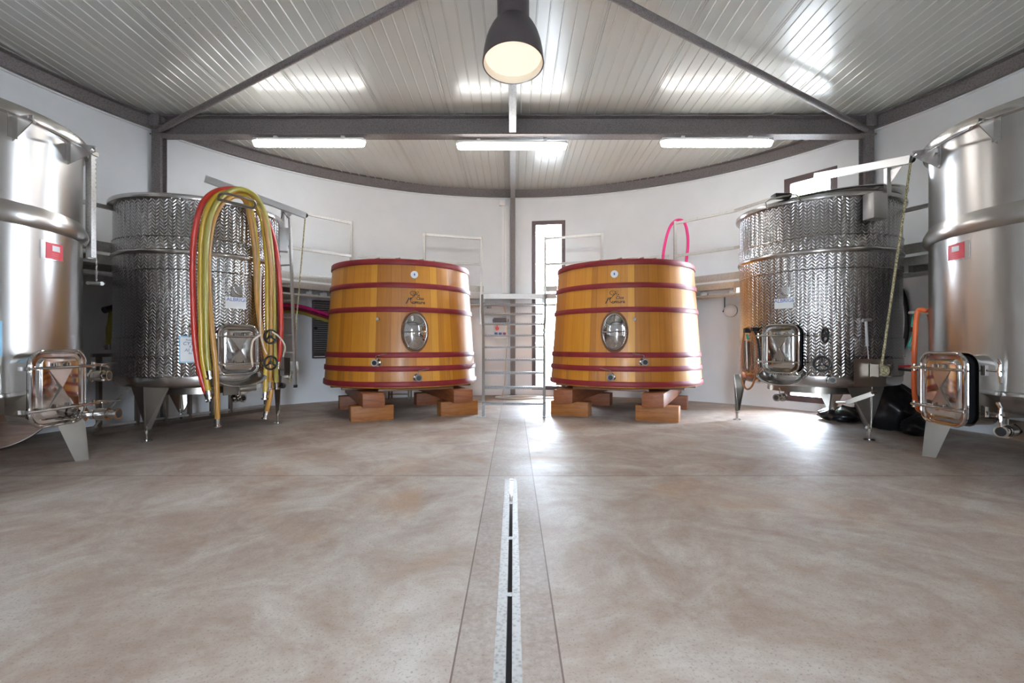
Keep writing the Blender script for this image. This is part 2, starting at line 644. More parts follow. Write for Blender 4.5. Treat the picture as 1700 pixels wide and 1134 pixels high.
M_glass = bpy.data.materials.new('window_glass'); M_glass.use_nodes = True
nt = M_glass.node_tree; nt.nodes.clear()
out = nt.nodes.new('ShaderNodeOutputMaterial'); mx = nt.nodes.new('ShaderNodeMixShader')
tr = nt.nodes.new('ShaderNodeBsdfTransparent'); gl = nt.nodes.new('ShaderNodeBsdfGlossy'); fr = nt.nodes.new('ShaderNodeFresnel')
gl.inputs['Roughness'].default_value = .02; fr.inputs[0].default_value = 1.45
nt.links.new(fr.outputs[0], mx.inputs[0]); nt.links.new(tr.outputs[0], mx.inputs[1]); nt.links.new(gl.outputs[0], mx.inputs[2]); nt.links.new(mx.outputs[0], out.inputs[0])

# ------------------------------------------------------------------ room shell
WINDOWS = [(3.9, 10.76, .12, 3.78), (50.9, 58.6, .14, 3.93), (176, 184, 0, 2.3), (119.5, 122, .1, 3.9), (-122, -119.5, .1, 3.9)]  # entries after the first pair are unseen openings added for daylight
HWALL = 4.60


def wall_piece(name, a0, a1):
    bm = new()
    cuts = {a0, a1}
    k = int(round((a1 - a0) / 1.5))
    for i in range(k + 1): cuts.add(a0 + (a1 - a0) * i / k)
    wins = [q for q in WINDOWS if q[0] >= a0 - 1e-6 and q[1] <= a1 + 1e-6]
    for q in wins:
        cuts = {c for c in cuts if not (q[0] - .3 < c < q[0] + .3) and not (q[1] - .3 < c < q[1] + .3)} | {q[0], q[1], a0, a1}
    cs = sorted(cuts)
    def pt(a, r, z):
        t = math.radians(a); return (RC[0] + r * math.sin(t), RC[1] + r * math.cos(t), z)
    ri, ro = RW, RW + .28
    def quad(*p): bm.faces.new([bm.verts.new(x) for x in p])
    for A, B in zip(cs, cs[1:]):
        w_ = [q for q in wins if q[0] - 1e-6 <= A and B <= q[1] + 1e-6]
        spans = [(0, HWALL)]
        if w_:
            q = w_[0]
            spans = [(0, q[2])] if q[2] > 0 else []
            spans.append((q[3], HWALL))
            for z in (q[2], q[3]):
                if z > 0: quad(pt(A, ri, z), pt(B, ri, z), pt(B, ro, z), pt(A, ro, z))
        for z0, z1 in spans:
            quad(pt(A, ri, z0), pt(B, ri, z0), pt(B, ri, z1), pt(A, ri, z1))
            quad(pt(A, ro, z0), pt(A, ro, z1), pt(B, ro, z1), pt(B, ro, z0))
    for q in wins:
        for a in (q[0], q[1]):
            quad(pt(a, ri, q[2]), pt(a, ro, q[2]), pt(a, ro, q[3]), pt(a, ri, q[3]))
    for a in (a0, a1): quad(pt(a, ri, 0), pt(a, ro, 0), pt(a, ro, HWALL), pt(a, ri, HWALL))
    bmesh.ops.remove_doubles(bm, verts=bm.verts[:], dist=1e-4)
    # face normals must look into the room on the inner skin; recalculated as a closed shell
    return struct(name, bm, M_wall)


wall_piece('wall_back', -45, 45)
wall_piece('wall_right', 45, 135)
wall_piece('wall_left', -135, -45)
wall_piece('wall_front', 135, 225)
for q in WINDOWS:
    portal((q[0] + q[1]) / 2, q[2], q[3], 2 * (RW + .28) * math.sin(math.radians(abs(q[1] - q[0]) / 2)))

# floor, with the slot cut for the drain
DX0, DX1, DY0, DY1 = -.067, .030, -1.2, 3.94
bm = new()
ring = [bm.verts.new((RC[0] + (RW + .05) * math.cos(2 * PI * i / 180), RC[1] + (RW + .05) * math.sin(2 * PI * i / 180), 0)) for i in range(180)]
bm.faces.new(ring)
for co, no in (((DX0, 0, 0), (1, 0, 0)), ((DX1, 0, 0), (1, 0, 0)), ((0, DY0, 0), (0, 1, 0)), ((0, DY1, 0), (0, 1, 0))):
    bmesh.ops.bisect_plane(bm, geom=bm.verts[:] + bm.edges[:] + bm.faces[:], plane_co=co, plane_no=no)
kill = [f for f in bm.faces if DX0 < f.calc_center_median().x < DX1 and DY0 < f.calc_center_median().y < DY1]
bmesh.ops.delete(bm, geom=kill, context='FACES')
struct('floor', bm, M_floor)

# ceiling: lacquered sandwich panels with small ribs running away from the camera
def zc(y): return 4.515 - .015 * (y - 7.19)
bm = new()
prof = []
x = -6.3; i = 0
while x < 6.3:
    prof.append((x, 0)); 
    d = .009
    prof += [(x + .050, 0), (x + .056, d), (x + .064, d), (x + .070, 0)]
    if i % 7 == 3:
        prof += [(x + .086, 0), (x + .089, d * 1.3), (x + .094, d * 1.3), (x + .097, 0), (x + .108, 0), (x + .111, -d * 1.5), (x + .116, 0)]
    x += .138; i += 1
prof.append((6.3, 0))
ys = [-1.8, 10.8]
rows = [[bm.verts.new((px_, y, zc(y) - h_)) for px_, h_ in prof] for y in ys]
for a in range(len(prof) - 1):
    bm.faces.new((rows[0][a], rows[0][a + 1], rows[1][a + 1], rows[1][a]))
top = [bm.verts.new((sx * 6.3, y, zc(y) + .12)) for y in ys for sx in (-1, 1)]
bm.faces.new((top[0], top[1], top[3], top[2]))
struct('ceiling', bm, M_ceil, sharp=10)

# ground outside
bm = new(); lathe(bm, [(6.28, -.04), (30, -.04)], RC[0], RC[1], 64)
struct('ground', bm, M_concrete_out)


# ------------------------------------------------------------------ steel structure
def ibeam(bm, p0, p1, h, wd, tf=.018, tw=.012):
    """I section from p0 to p1, top at z of the points"""
    p0, p1 = Vector(p0), Vector(p1)
    sq(bm, p0 - Vector((0, 0, tf / 2)), p1 - Vector((0, 0, tf / 2)), wd, tf)
    sq(bm, p0 - Vector((0, 0, h - tf / 2)), p1 - Vector((0, 0, h - tf / 2)), wd, tf)
    sq(bm, p0 - Vector((0, 0, h / 2)), p1 - Vector((0, 0, h / 2)), tw, h - 2 * tf)


YB = 7.20
bm = new(); ibeam(bm, (-5.36, YB, 4.49), (5.36, YB, 4.49), .29, .2)
for xx in (-5.2, 5.2): box(bm, (xx, YB, 4.345), (.014, .19, .25))
struct('trim_1', bm, M_beam)                                   # main cross beam
bm = new(); ibeam(bm, (-5.36, 1.79, 4.49), (5.36, 1.79, 4.49), .29, .2)
struct('trim_2', bm, M_beam)                                   # its twin behind the camera
# ring beam on the wall head, an upright channel
bm = new()
lathe(bm, [(RW - .005, 4.29), (RW - .085, 4.29), (RW - .085, 4.302), (RW - .02, 4.308), (RW - .02, 4.47), (RW - .085, 4.476), (RW - .085, 4.49), (RW - .005, 4.49)], RC[0], RC[1], 240, close=True)
struct('trim_3', bm, M_beam)
# white bead under the ring beam
bm = new()
lathe(bm, [(RW - .002, 4.262), (RW - .03, 4.262), (RW - .03, 4.286), (RW - .002, 4.286)], RC[0], RC[1], 240, close=True)
struct('trim_4', bm, M_wall)
# columns
for i, (cx, cy, s) in enumerate(((-5.28, 7.19, .13), (5.27, 7.19, .13), (-.008, 10.40, .105), (-5.28, 1.79, .13), (5.28, 1.79, .13))):
    bm = new()
    r_ = s / 2
    box(bm, (cx, cy - r_, 2.15), (s, .012, 4.3)); box(bm, (cx, cy + r_, 2.15), (s, .012, 4.3)); box(bm, (cx, cy, 2.15), (.012, s, 4.3))
    box(bm, (cx, cy, .006), (s + .06, s + .06, .012))
    if i in (0, 1): box(bm, (cx, cy - .02, 4.39), (s + .02, s + .06, .2))
    struct('trim_%d' % (5 + i), bm, M_beam)
# ridge purlin along the centre line, on both sides of the main beam
bm = new()
ibeam(bm, (-.008, 7.1, 4.46), (-.008, 1.9, 4.52), .24, .10); ibeam(bm, (-.008, 7.3, 4.46), (-.008, 10.42, 4.42), .19, .10)
struct('trim_10', bm, M_galv)
# diagonal wind braces under the ceiling
for i, s in enumerate((-1, 1)):
    bm = new()
    a = Vector((s * 5.20, 7.10, 4.27)); b_ = Vector((s * 1.075, 4.69, 4.43)); e = a + (b_ - a) * 1.27
    tube(bm, [a, e], .042, 12)
    box(bm, (s * 5.2, 7.1, 4.3), (.16, .16, .012))
    struct('trim_%d' % (11 + i), bm, M_beam)

# ------------------------------------------------------------------ windows
def window(name, q, frame_w=.09, rails=(), handle=False):
    a0, a1, z0, z1 = q
    r = RW + .03
    def pt(a, rr): t = math.radians(a); return Vector((RC[0] + rr * math.sin(t), RC[1] + rr * math.cos(t), 0))
    A, B = pt(a0, r), pt(a1, r)
    mid = (A + B) / 2
    t = (B - A).normalized(); wd = (B - A).length
    nrm = Vector((-t.y, t.x, 0))
    Mx = Matrix.Identity(4); Mx.col[0][:3] = t; Mx.col[1][:3] = nrm; Mx.col[2][:3] = (0, 0, 1); Mx.col[3][:3] = mid
    bm = new(); d = .07; f = frame_w
    box(bm, (-wd / 2 + f / 2, 0, (z0 + z1) / 2), (f, d, z1 - z0), Mx)
    box(bm, (wd / 2 - f / 2, 0, (z0 + z1) / 2), (f, d, z1 - z0), Mx)
    box(bm, (0, 0, z1 - f / 2), (wd - 2 * f, d, f), Mx); box(bm, (0, 0, z0 + f / 2), (wd - 2 * f, d, f), Mx)
    for z in rails: box(bm, (0, 0, z), (wd - 2 * f, d * .8, .06), Mx)
    wf = struct(name, bm, M_frame)
    g = new(); box(g, (0, 0, (z0 + z1) / 2), (wd - 2 * f + .01, .008, z1 - z0 - 2 * f + .01), Mx)
    obj('pane', g, M_glass, wf)
    return wf


window('window_1', WINDOWS[0], .085)
window('window_2', WINDOWS[1], .10)
window('daylight_slot_1', WINDOWS[3]); window('daylight_slot_2', WINDOWS[4])  # unseen slots, added for daylight and bright strips on the tall tanks
# unseen opening behind the camera, added to let daylight onto the foreground
q = WINDOWS[2]
bm = new()
for s in (-1, 1): box(bm, (s * .38, RC[1] - RW - .14, 1.13), (.08, .12, 2.26))
box(bm, (0, RC[1] - RW - .14, 2.26), (.82, .12, .08))
struct('daylight_opening', bm, M_frame)

# tree outside the right-hand window
tx, ty = 7.3, 12.4
tr_ = thing('garden_tree', (tx, ty, -.04), 'green leafy tree outside the tall window behind the right ribbed tank', 'tree')
bm = new(); tube(bm, [(tx, ty, -.04), (tx + .1, ty, 1.2), (tx - .05, ty + .1, 2.4), (tx, ty, 3.8)], [.14, .12, .1, .05], 10)
obj('trunk', bm, M_bark, tr_)
bm = new()
for i in range(1500):
    a = random.uniform(0, 2 * PI); rr = random.uniform(.1, 1.0); z = random.uniform(3.3, 6.6)
    c_ = Vector((tx + rr * math.cos(a), ty + rr * math.sin(a), z))
    u = Vector((random.gauss(0, 1), random.gauss(0, 1), random.gauss(0, 1))).normalized(); v2 = u.orthogonal().normalized()
    s = random.uniform(.05, .11)
    bm.faces.new([bm.verts.new(c_ + u * s), bm.verts.new(c_ + v2 * s * .5), bm.verts.new(c_ - u * s), bm.verts.new(c_ - v2 * s * .5)])
obj('foliage', bm, M_leaf, tr_)

# ------------------------------------------------------------------ drain
dr = thing('floor_drain', (-.02, 2.0, 0), 'long narrow stainless slot drain let into the middle of the concrete floor', 'drain')
bm = new()
L_ = DY1 - DY0; my = (DY0 + DY1) / 2
for xa, xb in ((DX0, DX0 + .041), (DX1 - .034, DX1)):
    box(bm, ((xa + xb) / 2, my, -.006), (xb - xa, L_, .016))
    ins_ = xb if xa == DX0 else xa
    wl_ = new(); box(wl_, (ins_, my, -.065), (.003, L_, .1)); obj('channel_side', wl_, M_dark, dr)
obj('edge_strip', bm, M_galv, dr)
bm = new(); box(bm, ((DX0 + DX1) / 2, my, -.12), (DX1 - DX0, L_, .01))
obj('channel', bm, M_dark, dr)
for yy in (3.92, 3.36, 2.75, 2.13, 1.5, .9, .3):
    bm = new(); box(bm, ((DX0 + DX1) / 2 + .003, yy, -.004), (.026, .012, .012))
    obj('cross_bar', bm, M_galv, dr)

# ------------------------------------------------------------------ lamps
def make_batten():
    r = thing('fluorescent_lamp', (0, 0, 0), 'x', 'ceiling lamp', 'fluorescent battens under the steel beam')
    L = 1.64
    bm = new(); box(bm, (0, 0, .095), (L, .12, .05), bev=.01); box(bm, (-.5, 0, .135), (.05, .05, .05)); box(bm, (.5, 0, .135), (.05, .05, .05))
    obj('housing', bm, M_white, r)
    bm = new()
    rings = []
    for xx, sc in ((-L / 2 + .0, .55), (-L / 2 + .015, .9), (-L / 2 + .05, 1), (L / 2 - .05, 1), (L / 2 - .015, .9), (L / 2, .55)):
        rings.append([(xx, .065 * sc * math.cos(t), .075 - .075 * sc * max(math.sin(t), -.05) ) for t in [PI * j / 12 for j in range(13)]])
    loops(bm, rings, cap0=True)
    obj('diffuser', bm, M_tube, r)
    for s in (-1, 1):
        bm = new(); box(bm, (s * (L / 2 - .06), 0, .095), (.03, .136, .03)); box(bm, (s * (L / 2 + .008), 0, .09), (.02, .05, .035))
        obj('end_clip', bm, M_white, r)
    return r


bat = make_batten()
spots_ = [(-3.03, 7.16, 4.035, 'left-hand of the three lit fluorescent battens under the main steel beam'),
          (-.02, 7.26, 4.035, 'middle of the three lit fluorescent battens under the beam, below the purlin'),
          (3.02, 7.16, 4.035, 'right-hand of the three lit fluorescent battens under the main steel beam')]
for i, (x, y, z, lb) in enumerate(spots_):
    o = bat if i == 0 else copy_tree(bat)
    o.location = (x, y, z); o['label'] = lb

# pendant
LY = 4.0
pr = .25
lamp = thing('pendant_lamp', (0, LY, 3.4), 'large dark brown bell-shaped pendant lamp, lit cream inside, hanging from the ceiling', 'pendant lamp')
tilt = Matrix.Translation((0, LY, 3.43)) @ Matrix.Rotation(math.radians(-8), 4, 'X')
outp = [(.255, 0), (.252, .04), (.246, .10), (.232, .18), (.212, .25), (.186, .31), (.160, .355), (.14, .385), (.134, .40)]
inp = [(max(r - .012, 0), z - (.0 if i else 0)) for i, (r, z) in enumerate(outp)]
bm = new(); lathe(bm, outp + [(.06, .42), (0, .425)], 0, 0, 64, M=tilt)
lathe(bm, [(.255, 0), (.247, -.002), (.245, .002)], 0, 0, 64, M=tilt)
obj('shade', bm, M_lampbody, lamp)
bm = new(); lathe(bm, [(.2465, .0)] + inp[1:] + [(.0, .385)], 0, 0, 64, M=tilt)
obj('reflector', bm, M_lampin, lamp)
bm = new(); lathe(bm, [(0, .035), (.12, .037), (.2, .045), (.232, .06), (.22, .08), (0, .085)], 0, 0, 48, M=tilt)
obj('opal_glass', bm, M_bulb, lamp)
bm = new(); lathe(bm, [(.134, 3.74), (.134, 4.12), (.125, 4.14), (0, 4.15)], 0, LY + .03, 48); 
obj('gear_housing', bm, M_lampbody, lamp)
bm = new(); cyl(bm, (0, LY + .03, 4.14), (0, LY + .03, zc(LY)), .012); cyl(bm, (0, LY + .03, zc(LY) - .03), (0, LY + .03, zc(LY)), .05)
obj('suspension_rod', bm, M_lampbody, lamp)
# ------------------------------------------------------------------ steel gallery round the wall
EDGE = [(.62, 10.06), (1.75, 9.62), (3.26, 8.64), (3.71, 8.07), (4.80, 5.82), (5.10, 5.0), (5.25, 4.2), (5.3, 3.4)]


def wall_pt(x, y, r=RW - .004):
    a = math.atan2(x, y - RC[1])
    return (RC[0] + r * math.sin(a), RC[1] + r * math.cos(a))


gal = thing('steel_gallery', (0, 10.2, 2.1), 'raised steel walkway with galvanised toe board running round the white wall behind the tanks', 'walkway')
bm = new(); ch = new()
full = [(-x, y) for x, y in EDGE[::-1]] + EDGE
for i in range(len(full) - 1):
    (xa, ya), (xb, yb) = full[i], full[i + 1]
    k = 6
    for j in range(k):
        p = (xa + (xb - xa) * j / k, ya + (yb - ya) * j / k); q = (xa + (xb - xa) * (j + 1) / k, ya + (yb - ya) * (j + 1) / k)
        wp, wq = wall_pt(*p), wall_pt(*q)
        for z in (2.12, 2.16):
            bm.faces.new([bm.verts.new((a_[0], a_[1], z)) for a_ in (p, q, wq, wp)])
        bm.faces.new([bm.verts.new(c_) for c_ in ((*p, 2.12), (*q, 2.12), (*q, 2.16), (*p, 2.16))])
    A_, B_ = Vector((xa, ya, 0)), Vector((xb, yb, 0))
    sq(ch, A_ + Vector((0, 0, 2.10)), B_ + Vector((0, 0, 2.10)), .05, .10)
    if not (abs(xa) < .7 and abs(xb) < .7):
        toe = new(); sq(toe, A_ + Vector((0, 0, 2.255)), B_ + Vector((0, 0, 2.255)), .006, .12); obj('toe_board', toe, M_rail, gal)
bmesh.ops.remove_doubles(bm, verts=bm.verts[:], dist=1e-4)
obj('deck', bm, M_rail, gal)
obj('edge_channel', ch, M_rail, gal)
for i in range(len(full)):
    x, y = full[i]
    if i in (0, len(full) - 1): continue
    bm = new(); wx, wy = wall_pt(x, y)
    sq(bm, (x, y, 2.02), (wx, wy, 2.02), .05, .1)
    obj('bracket', bm, M_rail, gal)
bm = new()
tube(bm, [(x * .985, y - .0 + (.12 if abs(x) < 3 else 0), 1.93) for x, y in full], .028, 8)
obj('service_pipe', bm, M_rail, gal)

# guard rails
def on_edge(off, z=None):
    """point of the gallery edge seen `off` pixels beside the centre line"""
    m = off / 800
    for (xa, ya), (xb, yb) in zip(full, full[1:]):
        da, db = xa - m * ya, xb - m * yb
        if da * db <= 0:
            t = da / (da - db); return xa + (xb - xa) * t, ya + (yb - ya) * t
ZT, ZM = 3.36, 2.72
def rail(label, posts, path_top, path_mid):
    r = thing('guard_rail', (posts[0][0], posts[0][1], 2.16), label, 'railing', 'guard rails of the gallery')
    for (x, y, zt) in posts:
        bm = new(); box(bm, (x, y, (2.0 + zt) / 2), (.05, .035, zt - 2.0)); obj('post', bm, M_rail, r)
    for pth, nm in ((path_top, 'top_rail'), (path_mid, 'middle_rail')):
        bm = new()
        for a_, b_ in zip(pth, pth[1:]): sq(bm, a_, b_, .035, .045)
        obj(nm, bm, M_rail, r)
    return r
for s, side in ((-1, 'left'), (1, 'right')):
    xa, ya = on_edge(s * 53); xb, yb = on_edge(s * 147.5); ya = 9.98; 
    xa = s * 53 / 800 * ya
    zt = H + 177 / 800 * ya
    zb_ = H + 184.5 / 800 * yb
    zm = H + 133 / 800 * ya
    rail('short silvery guard rail at the stair head, behind the %s wooden vat' % side,
         [(xa, ya, zt + .02), (xb, yb, zb_ + .01)], [(xa, ya, zt - .02), (xb, yb, zb_ - .02)],
         [(xa, ya, zm), (xb, yb, H + 138 / 800 * yb), (*on_edge(s * 258), H + 147 / 800 * on_edge(s * 258)[1])])
    xc, yc = on_edge(s * 269)
    zt = H + 203 / 800 * yc
    x2, y2 = 3.71 * s, 8.07
    x3, y3 = 4.35 * s, 6.7
    extra = 4.98 * s, 5.2
    rail('long silvery guard rail of the gallery, above and beyond the %s wooden vat' % side,
         [(xc, yc, zt + .02), (x3, y3, ZM + .01), (*extra, ZM)], [(xc, yc, zt - .02), (x2, y2, zt + .0), (s * 4.1, 7.25, zt + .02)],
         [(xc, yc, ZM), (x2, y2, ZM), (s * 4.74, 5.84, ZM), (*extra, ZM)])

# stair
st_ = thing('steel_stair', (0, 7.33, 0), 'steep open galvanised metal stair between the two wooden vats', 'stair')
def sy(z): return 7.33 if z < .2 else 7.33 + (z - .2) * (9.98 - 7.33) / (2.12 - .2)
for s in (-1, 1):
    bm = new()
    pts = []
    for z in (0.0, .2, .6, 1.0, 1.4, 1.8, 2.12):
        y = sy(z); off = (51.5 if s > 0 else -49.5) + (s * 2 if z > 1.5 else 0)
        pts.append(Vector(((off) / 800 * y, y, z)))
    for a_, b_ in zip(pts, pts[1:]): sq(bm, a_, b_, .045, .045)
    obj('stringer', bm, M_stair, st_)
    bm = new(); box(bm, (pts[0].x + s * .03, 7.33, .005), (.13, .1, .01)); obj('foot_plate', bm, M_galv, st_)
    bm = new(); y = 9.99; x = s * 53 / 800 * y
    box(bm, (x, y, 1.84), (.055, .05, .64)); obj('head_post', bm, M_rail, st_)
tread_y = [671, 644.3, 619.6, 597.7, 576.6, 557.2, 538, 521.1, 505.2]
for k_ in range(9):
    Yk = 7.035 * (1 + .042 * (k_ + 1))
    z = zat(tread_y[k_], Yk)
    xl, xr = -48 / 800 * Yk, 50 / 800 * Yk
    bm = new(); box(bm, ((xl + xr) / 2, Yk + .1, z), (xr - xl, .2, .03))
    for j in range(24):
        xx = xl + .03 + (xr - xl - .06) * j / 23
        box(bm, (xx, Yk + .1, z + .017), (.012, .19, .008))
    obj('tread', bm, M_stair, st_)

# ------------------------------------------------------------------ wooden vats
VZ = [(2.263, 2.346), (1.925, 2.0), (1.57, 1.645), (.909, .987), (.711, .789), (.488, .565)]


def vat_r(z): return 1.234 - (z - .47) * (1.234 - 1.106) / (2.33 - .47)


def on_vat(cx, cy, px, py, off=0.0):
    z = 1.2
    for _ in range(6):
        x, y, a = hit(cx, cy, vat_r(z) + off, px)
        z = zat(py, y)
    return frame(x, y, z, a), a, z


def valve(name, M, parent, side=1, s=1.0, lever=.11):
    """ball valve sticking out along -y of M, lever to the right (+) or left"""
    b_ = new()
    cyl(b_, (0, .01, 0), (0, -.02, 0), .045 * s, 20, M); cyl(b_, (0, -.02, 0), (0, -.07, 0), .024 * s, 16, M)
    cyl(b_, (0, -.05, 0), (0, -.085, 0), .036 * s, 6, M); cyl(b_, (0, -.085, 0), (0, -.12, 0), .026 * s, 16, M)
    tube(b_, [(0, -.118, 0), (0, -.14, 0)], .040 * s, 20, M)
    o = obj(name, b_, M_polish, parent)
    b_ = new(); cyl(b_, (0, -.141, 0), (0, -.143, 0), .026 * s, 18, M)
    obj('outlet', b_, M_black, o)
    b_ = new()
    tube(b_, [(0, -.07, .03 * s), (0, -.07, .068 * s), (side * .012, -.072, .078 * s), (side * lever * .55, -.075, .088 * s), (side * lever * 1.25, -.08, .100 * s)], .0075, 8, M)
    obj('lever', b_, M_polish, o)
    return o


def vat(cx, cy, face, marks, label, mirror):
    r = thing('wooden_vat', (cx, cy, .42), label, 'wine vat', 'oak fermenting vats')
    prof = [(0, .47), (vat_r(.47) - .06, .47), (vat_r(.47) - .012, .475)]
    for i in range(11):
        z = .49 + (2.335 - .49) * i / 10; prof.append((vat_r(z) - .008, z))
    prof += [(vat_r(2.33) - .055, 2.335), (vat_r(2.33) - .055, 2.22), (0, 2.22)]
    bm = new(); lathe(bm, prof, cx, cy, 128)
    obj('staves', bm, M_vat, r, sharp=28)
    for (z0, z1) in VZ:
        bm = new()
        ra, rb_ = vat_r(z0), vat_r(z1)
        lathe(bm, [(ra - .012, z0), (ra + .006, z0), (ra + .010, z0 + .006), (rb_ + .010, z1 - .006), (rb_ + .006, z1), (rb_ - .012, z1)], cx, cy, 128, close=True)
        obj('hoop', bm, M_hoop, r, sharp=40)
    # floor boards and joists under the vat
    bm = new(); lathe(bm, [(0, .455), (1.15, .455), (1.17, .475), (1.17, .49), (0, .49)], cx, cy, 64)
    obj('bottom', bm, M_vatbase, r)
    Mf = frame(cx, cy, 0, face)
    for off in (-.98, -.5, 0, .5, .98):
        bm = new(); ln = 2 * math.sqrt(max(1.13 ** 2 - off ** 2, .05))
        box(bm, (0, off, .438), (ln, .13, .036), Mf, bev=.004); obj('joist', bm, M_vatbase, r)
    # top lid fittings
    for px, py in marks['top']:
        x, y, a = hit(cx, cy, .95, px)
        bm = new(); Ml = frame(x, y, 2.335, a)
        cyl(bm, (0, 0, -.11), (0, 0, .04), .014, 10, Ml); cyl(bm, (-.03, 0, .035), (.04, 0, .05), .012, 8, Ml)
        obj('lid_clamp', bm, M_leg, r)
    # oval door
    px, py = marks['door']
    M, a, z = on_vat(cx, cy, px, py, .012)
    el = lambda k, y, n_=48: [(.170 * k * math.cos(2 * PI * i / n_), y, .262 * k * math.sin(2 * PI * i / n_)) for i in range(n_)]
    bm = new(); loops(bm, [el(1.16, .03), el(1.16, -.004), el(1.10, -.010), el(1.04, -.004)], M, cap1=False)
    dr_ = obj('door_surround', bm, M_vatbase, r)
    bm = new(); loops(bm, [el(1.04, .02), el(1.04, -.018), el(1.0, -.028), el(.95, -.026), el(.93, -.020), el(.90, -.022), el(.75, -.042), el(.55, -.058), el(.3, -.068), el(.1, -.071)], M)
    dd = obj('door', bm, M_polish, r, sharp=50)
    bm = new()
    tube(bm, [(-.165, -.04, -.002), (-.08, -.08, -.004), (0, -.095, 0), (.08, -.08, .004), (.165, -.04, .002)], [.008, .013, .016, .013, .008], 10, M)
    cyl(bm, (0, -.06, 0), (0, -.13, 0), .022, 16, M); cyl(bm, (0, -.105, 0), (0, -.12, 0), .04, 16, M)
    tube(bm, [(-.06, -.125, -.012), (0, -.13, 0), (.06, -.125, .012)], .008, 8, M)
    obj('clamp_bar', bm, M_polish, dd)
    # badge
    M, a, z = on_vat(cx, cy, *marks['badge'], .012)
    bm = new(); cyl(bm, (0, .02, 0), (0, -.006, 0), .054, 32, M); bd = obj('badge', bm, M_badge, r)
    bm = new(); prism(bm, [(0, .026), (.012, 0), (0, -.024), (-.012, 0)], -.002, M @ Matrix.Translation((0, -.0065, 0))); obj('badge_mark', bm, M_ink, bd)
    # tasting tap, two valves
    M, a, z = on_vat(cx, cy, *marks['tap'], .008)
    bm = new(); cyl(bm, (0, .01, 0), (0, -.05, 0), .014, 12, M); cyl(bm, (0, -.05, 0), (0, -.07, 0), .022, 12, M); tube(bm, [(0, -.055, 0), (.03, -.06, .012)], .010, 8, M); cyl(bm, (0, -.045, 0), (0, -.045, -.035), .008, 8, M)
    obj('sampling_tap', bm, M_polish, r)
    for vp in marks['valves']:
        M, a, z = on_vat(cx, cy, *vp, .0)
        valve('valve', M, r, 1 if not mirror else -1, 1.25, .13)
    # painted maker's lettering, bent to the staves
    M, a, z = on_vat(cx, cy, marks['logo'][0], marks['logo'][1], .0)
    rr = vat_r(z) + .0005
    bm = new()
    def wrap_at(dx, dz):
        def f(co):
            aa = a + (co.x + dx) / rr
            zz = z + co.z + dz
            q_ = vat_r(zz) - .006 - co.y
            return Vector((cx + q_ * math.cos(aa), cy + q_ * math.sin(aa), zz))
        return f
    for s_, sz, dx, dz, sh in (("l'", .12, -.115, -.045, .5), ('criture', .070, .055, -.062, 0), ('Clos', .062, .075, -.005, .1), ('Le', .045, .045, .045, .3)):
        merge(bm, text_bm(s_, sz, None, .002, shear=sh, wrap=wrap_at(dx, dz), bold=.022))
    # the big swash initial
    def sw(pts, rad):
        f = wrap_at(0, 0)
        tube(bm, [f(Vector((p_[0], -.001, p_[1]))) for p_ in [tuple(q2) for q2 in catmull([Vector((p[0], p[1], 0)) for p in pts], 5)]], rad, 6)
    sw([(-.02, .035), (-.055, .05), (-.07, .075), (-.045, .098), (0, .095), (.02, .07), (-.01, .035), (-.045, .0), (-.065, -.035), (-.05, -.07), (-.01, -.078), (.02, -.06)], .004)
    sw([(-.03, .085), (-.01, .05), (.02, .055), (.05, .08), (.045, .1), (.01, .08), (-.02, .03)], .003)
    obj('lettering', bm, M_logo, r, sharp=20)
    return r


VL = (-1.865, 8.10); VR = (1.860, 8.085)
FL = math.atan2(-.907, .42); FR = math.atan2(-.907, -.42)
vat(*VL, FL, dict(top=[(627, 0), (660, 0), (699, 0), (718, 0)], door=(689, 551), badge=(688, 456), tap=(629, 530), valves=[(627, 602), (692, 627)], logo=(689, 495)),
    'left of the two big tapered oak vats with dark red hoops, stained below its tap', False)
vat(*VR, FR, dict(top=[(994, 0), (1028, 0), (1064, 0), (1085, 0)], door=(1020, 551), badge=(1020, 455), tap=(1052, 530), valves=[(1067, 601), (1016, 626)], logo=(1020, 494)),
    'right of the two big tapered oak vats with dark red hoops, magenta hose above it', True)

for nm, (cx, cy), fa in (('left', VL, FL), ('right', VR, FR)):
    Mf = frame(cx, cy, 0, fa)
    for sd, tl_ in ((-1, 'left-hand'), (1, 'right-hand')):
        bm = new(); box(bm, (sd * .655, -.06, .321), (.30, 2.36, .196), Mf, bev=.008)
        o = solo('timber_bearer', bm, M_beamwood, '%s squared red-brown timber bearer directly under the %s wooden vat' % (tl_, nm), 'timber beam', 'bearers under the vats')
        for fb, ny, bl in (('front', -.90, 'front'), ('rear', .58, 'rear')):
            bm = new(); box(bm, (sd * .655 + (.02 if fb == 'front' else .0), ny, .1105), (.60, .23, .221), Mf, bev=.007)
            solo('timber_block', bm, M_block if fb == 'front' else M_beamwood, '%s %s pine block on the floor, carrying the bearer of the %s wooden vat' % (bl, tl_, nm), 'timber block', 'blocks under the vats')


# ------------------------------------------------------------------ stainless tanks
def plate4(bm, ps, t):
    """flat quad plate of thickness t"""
    ps = [Vector(p) for p in ps]
    nn = (ps[1] - ps[0]).cross(ps[3] - ps[0]).normalized() * t
    a = [bm.verts.new(p) for p in ps]; b = [bm.verts.new(p + nn) for p in ps]
    bm.faces.new(a[::-1]); bm.faces.new(b)
    for i in range(4): bm.faces.new((a[i], a[(i + 1) % 4], b[(i + 1) % 4], b[i]))


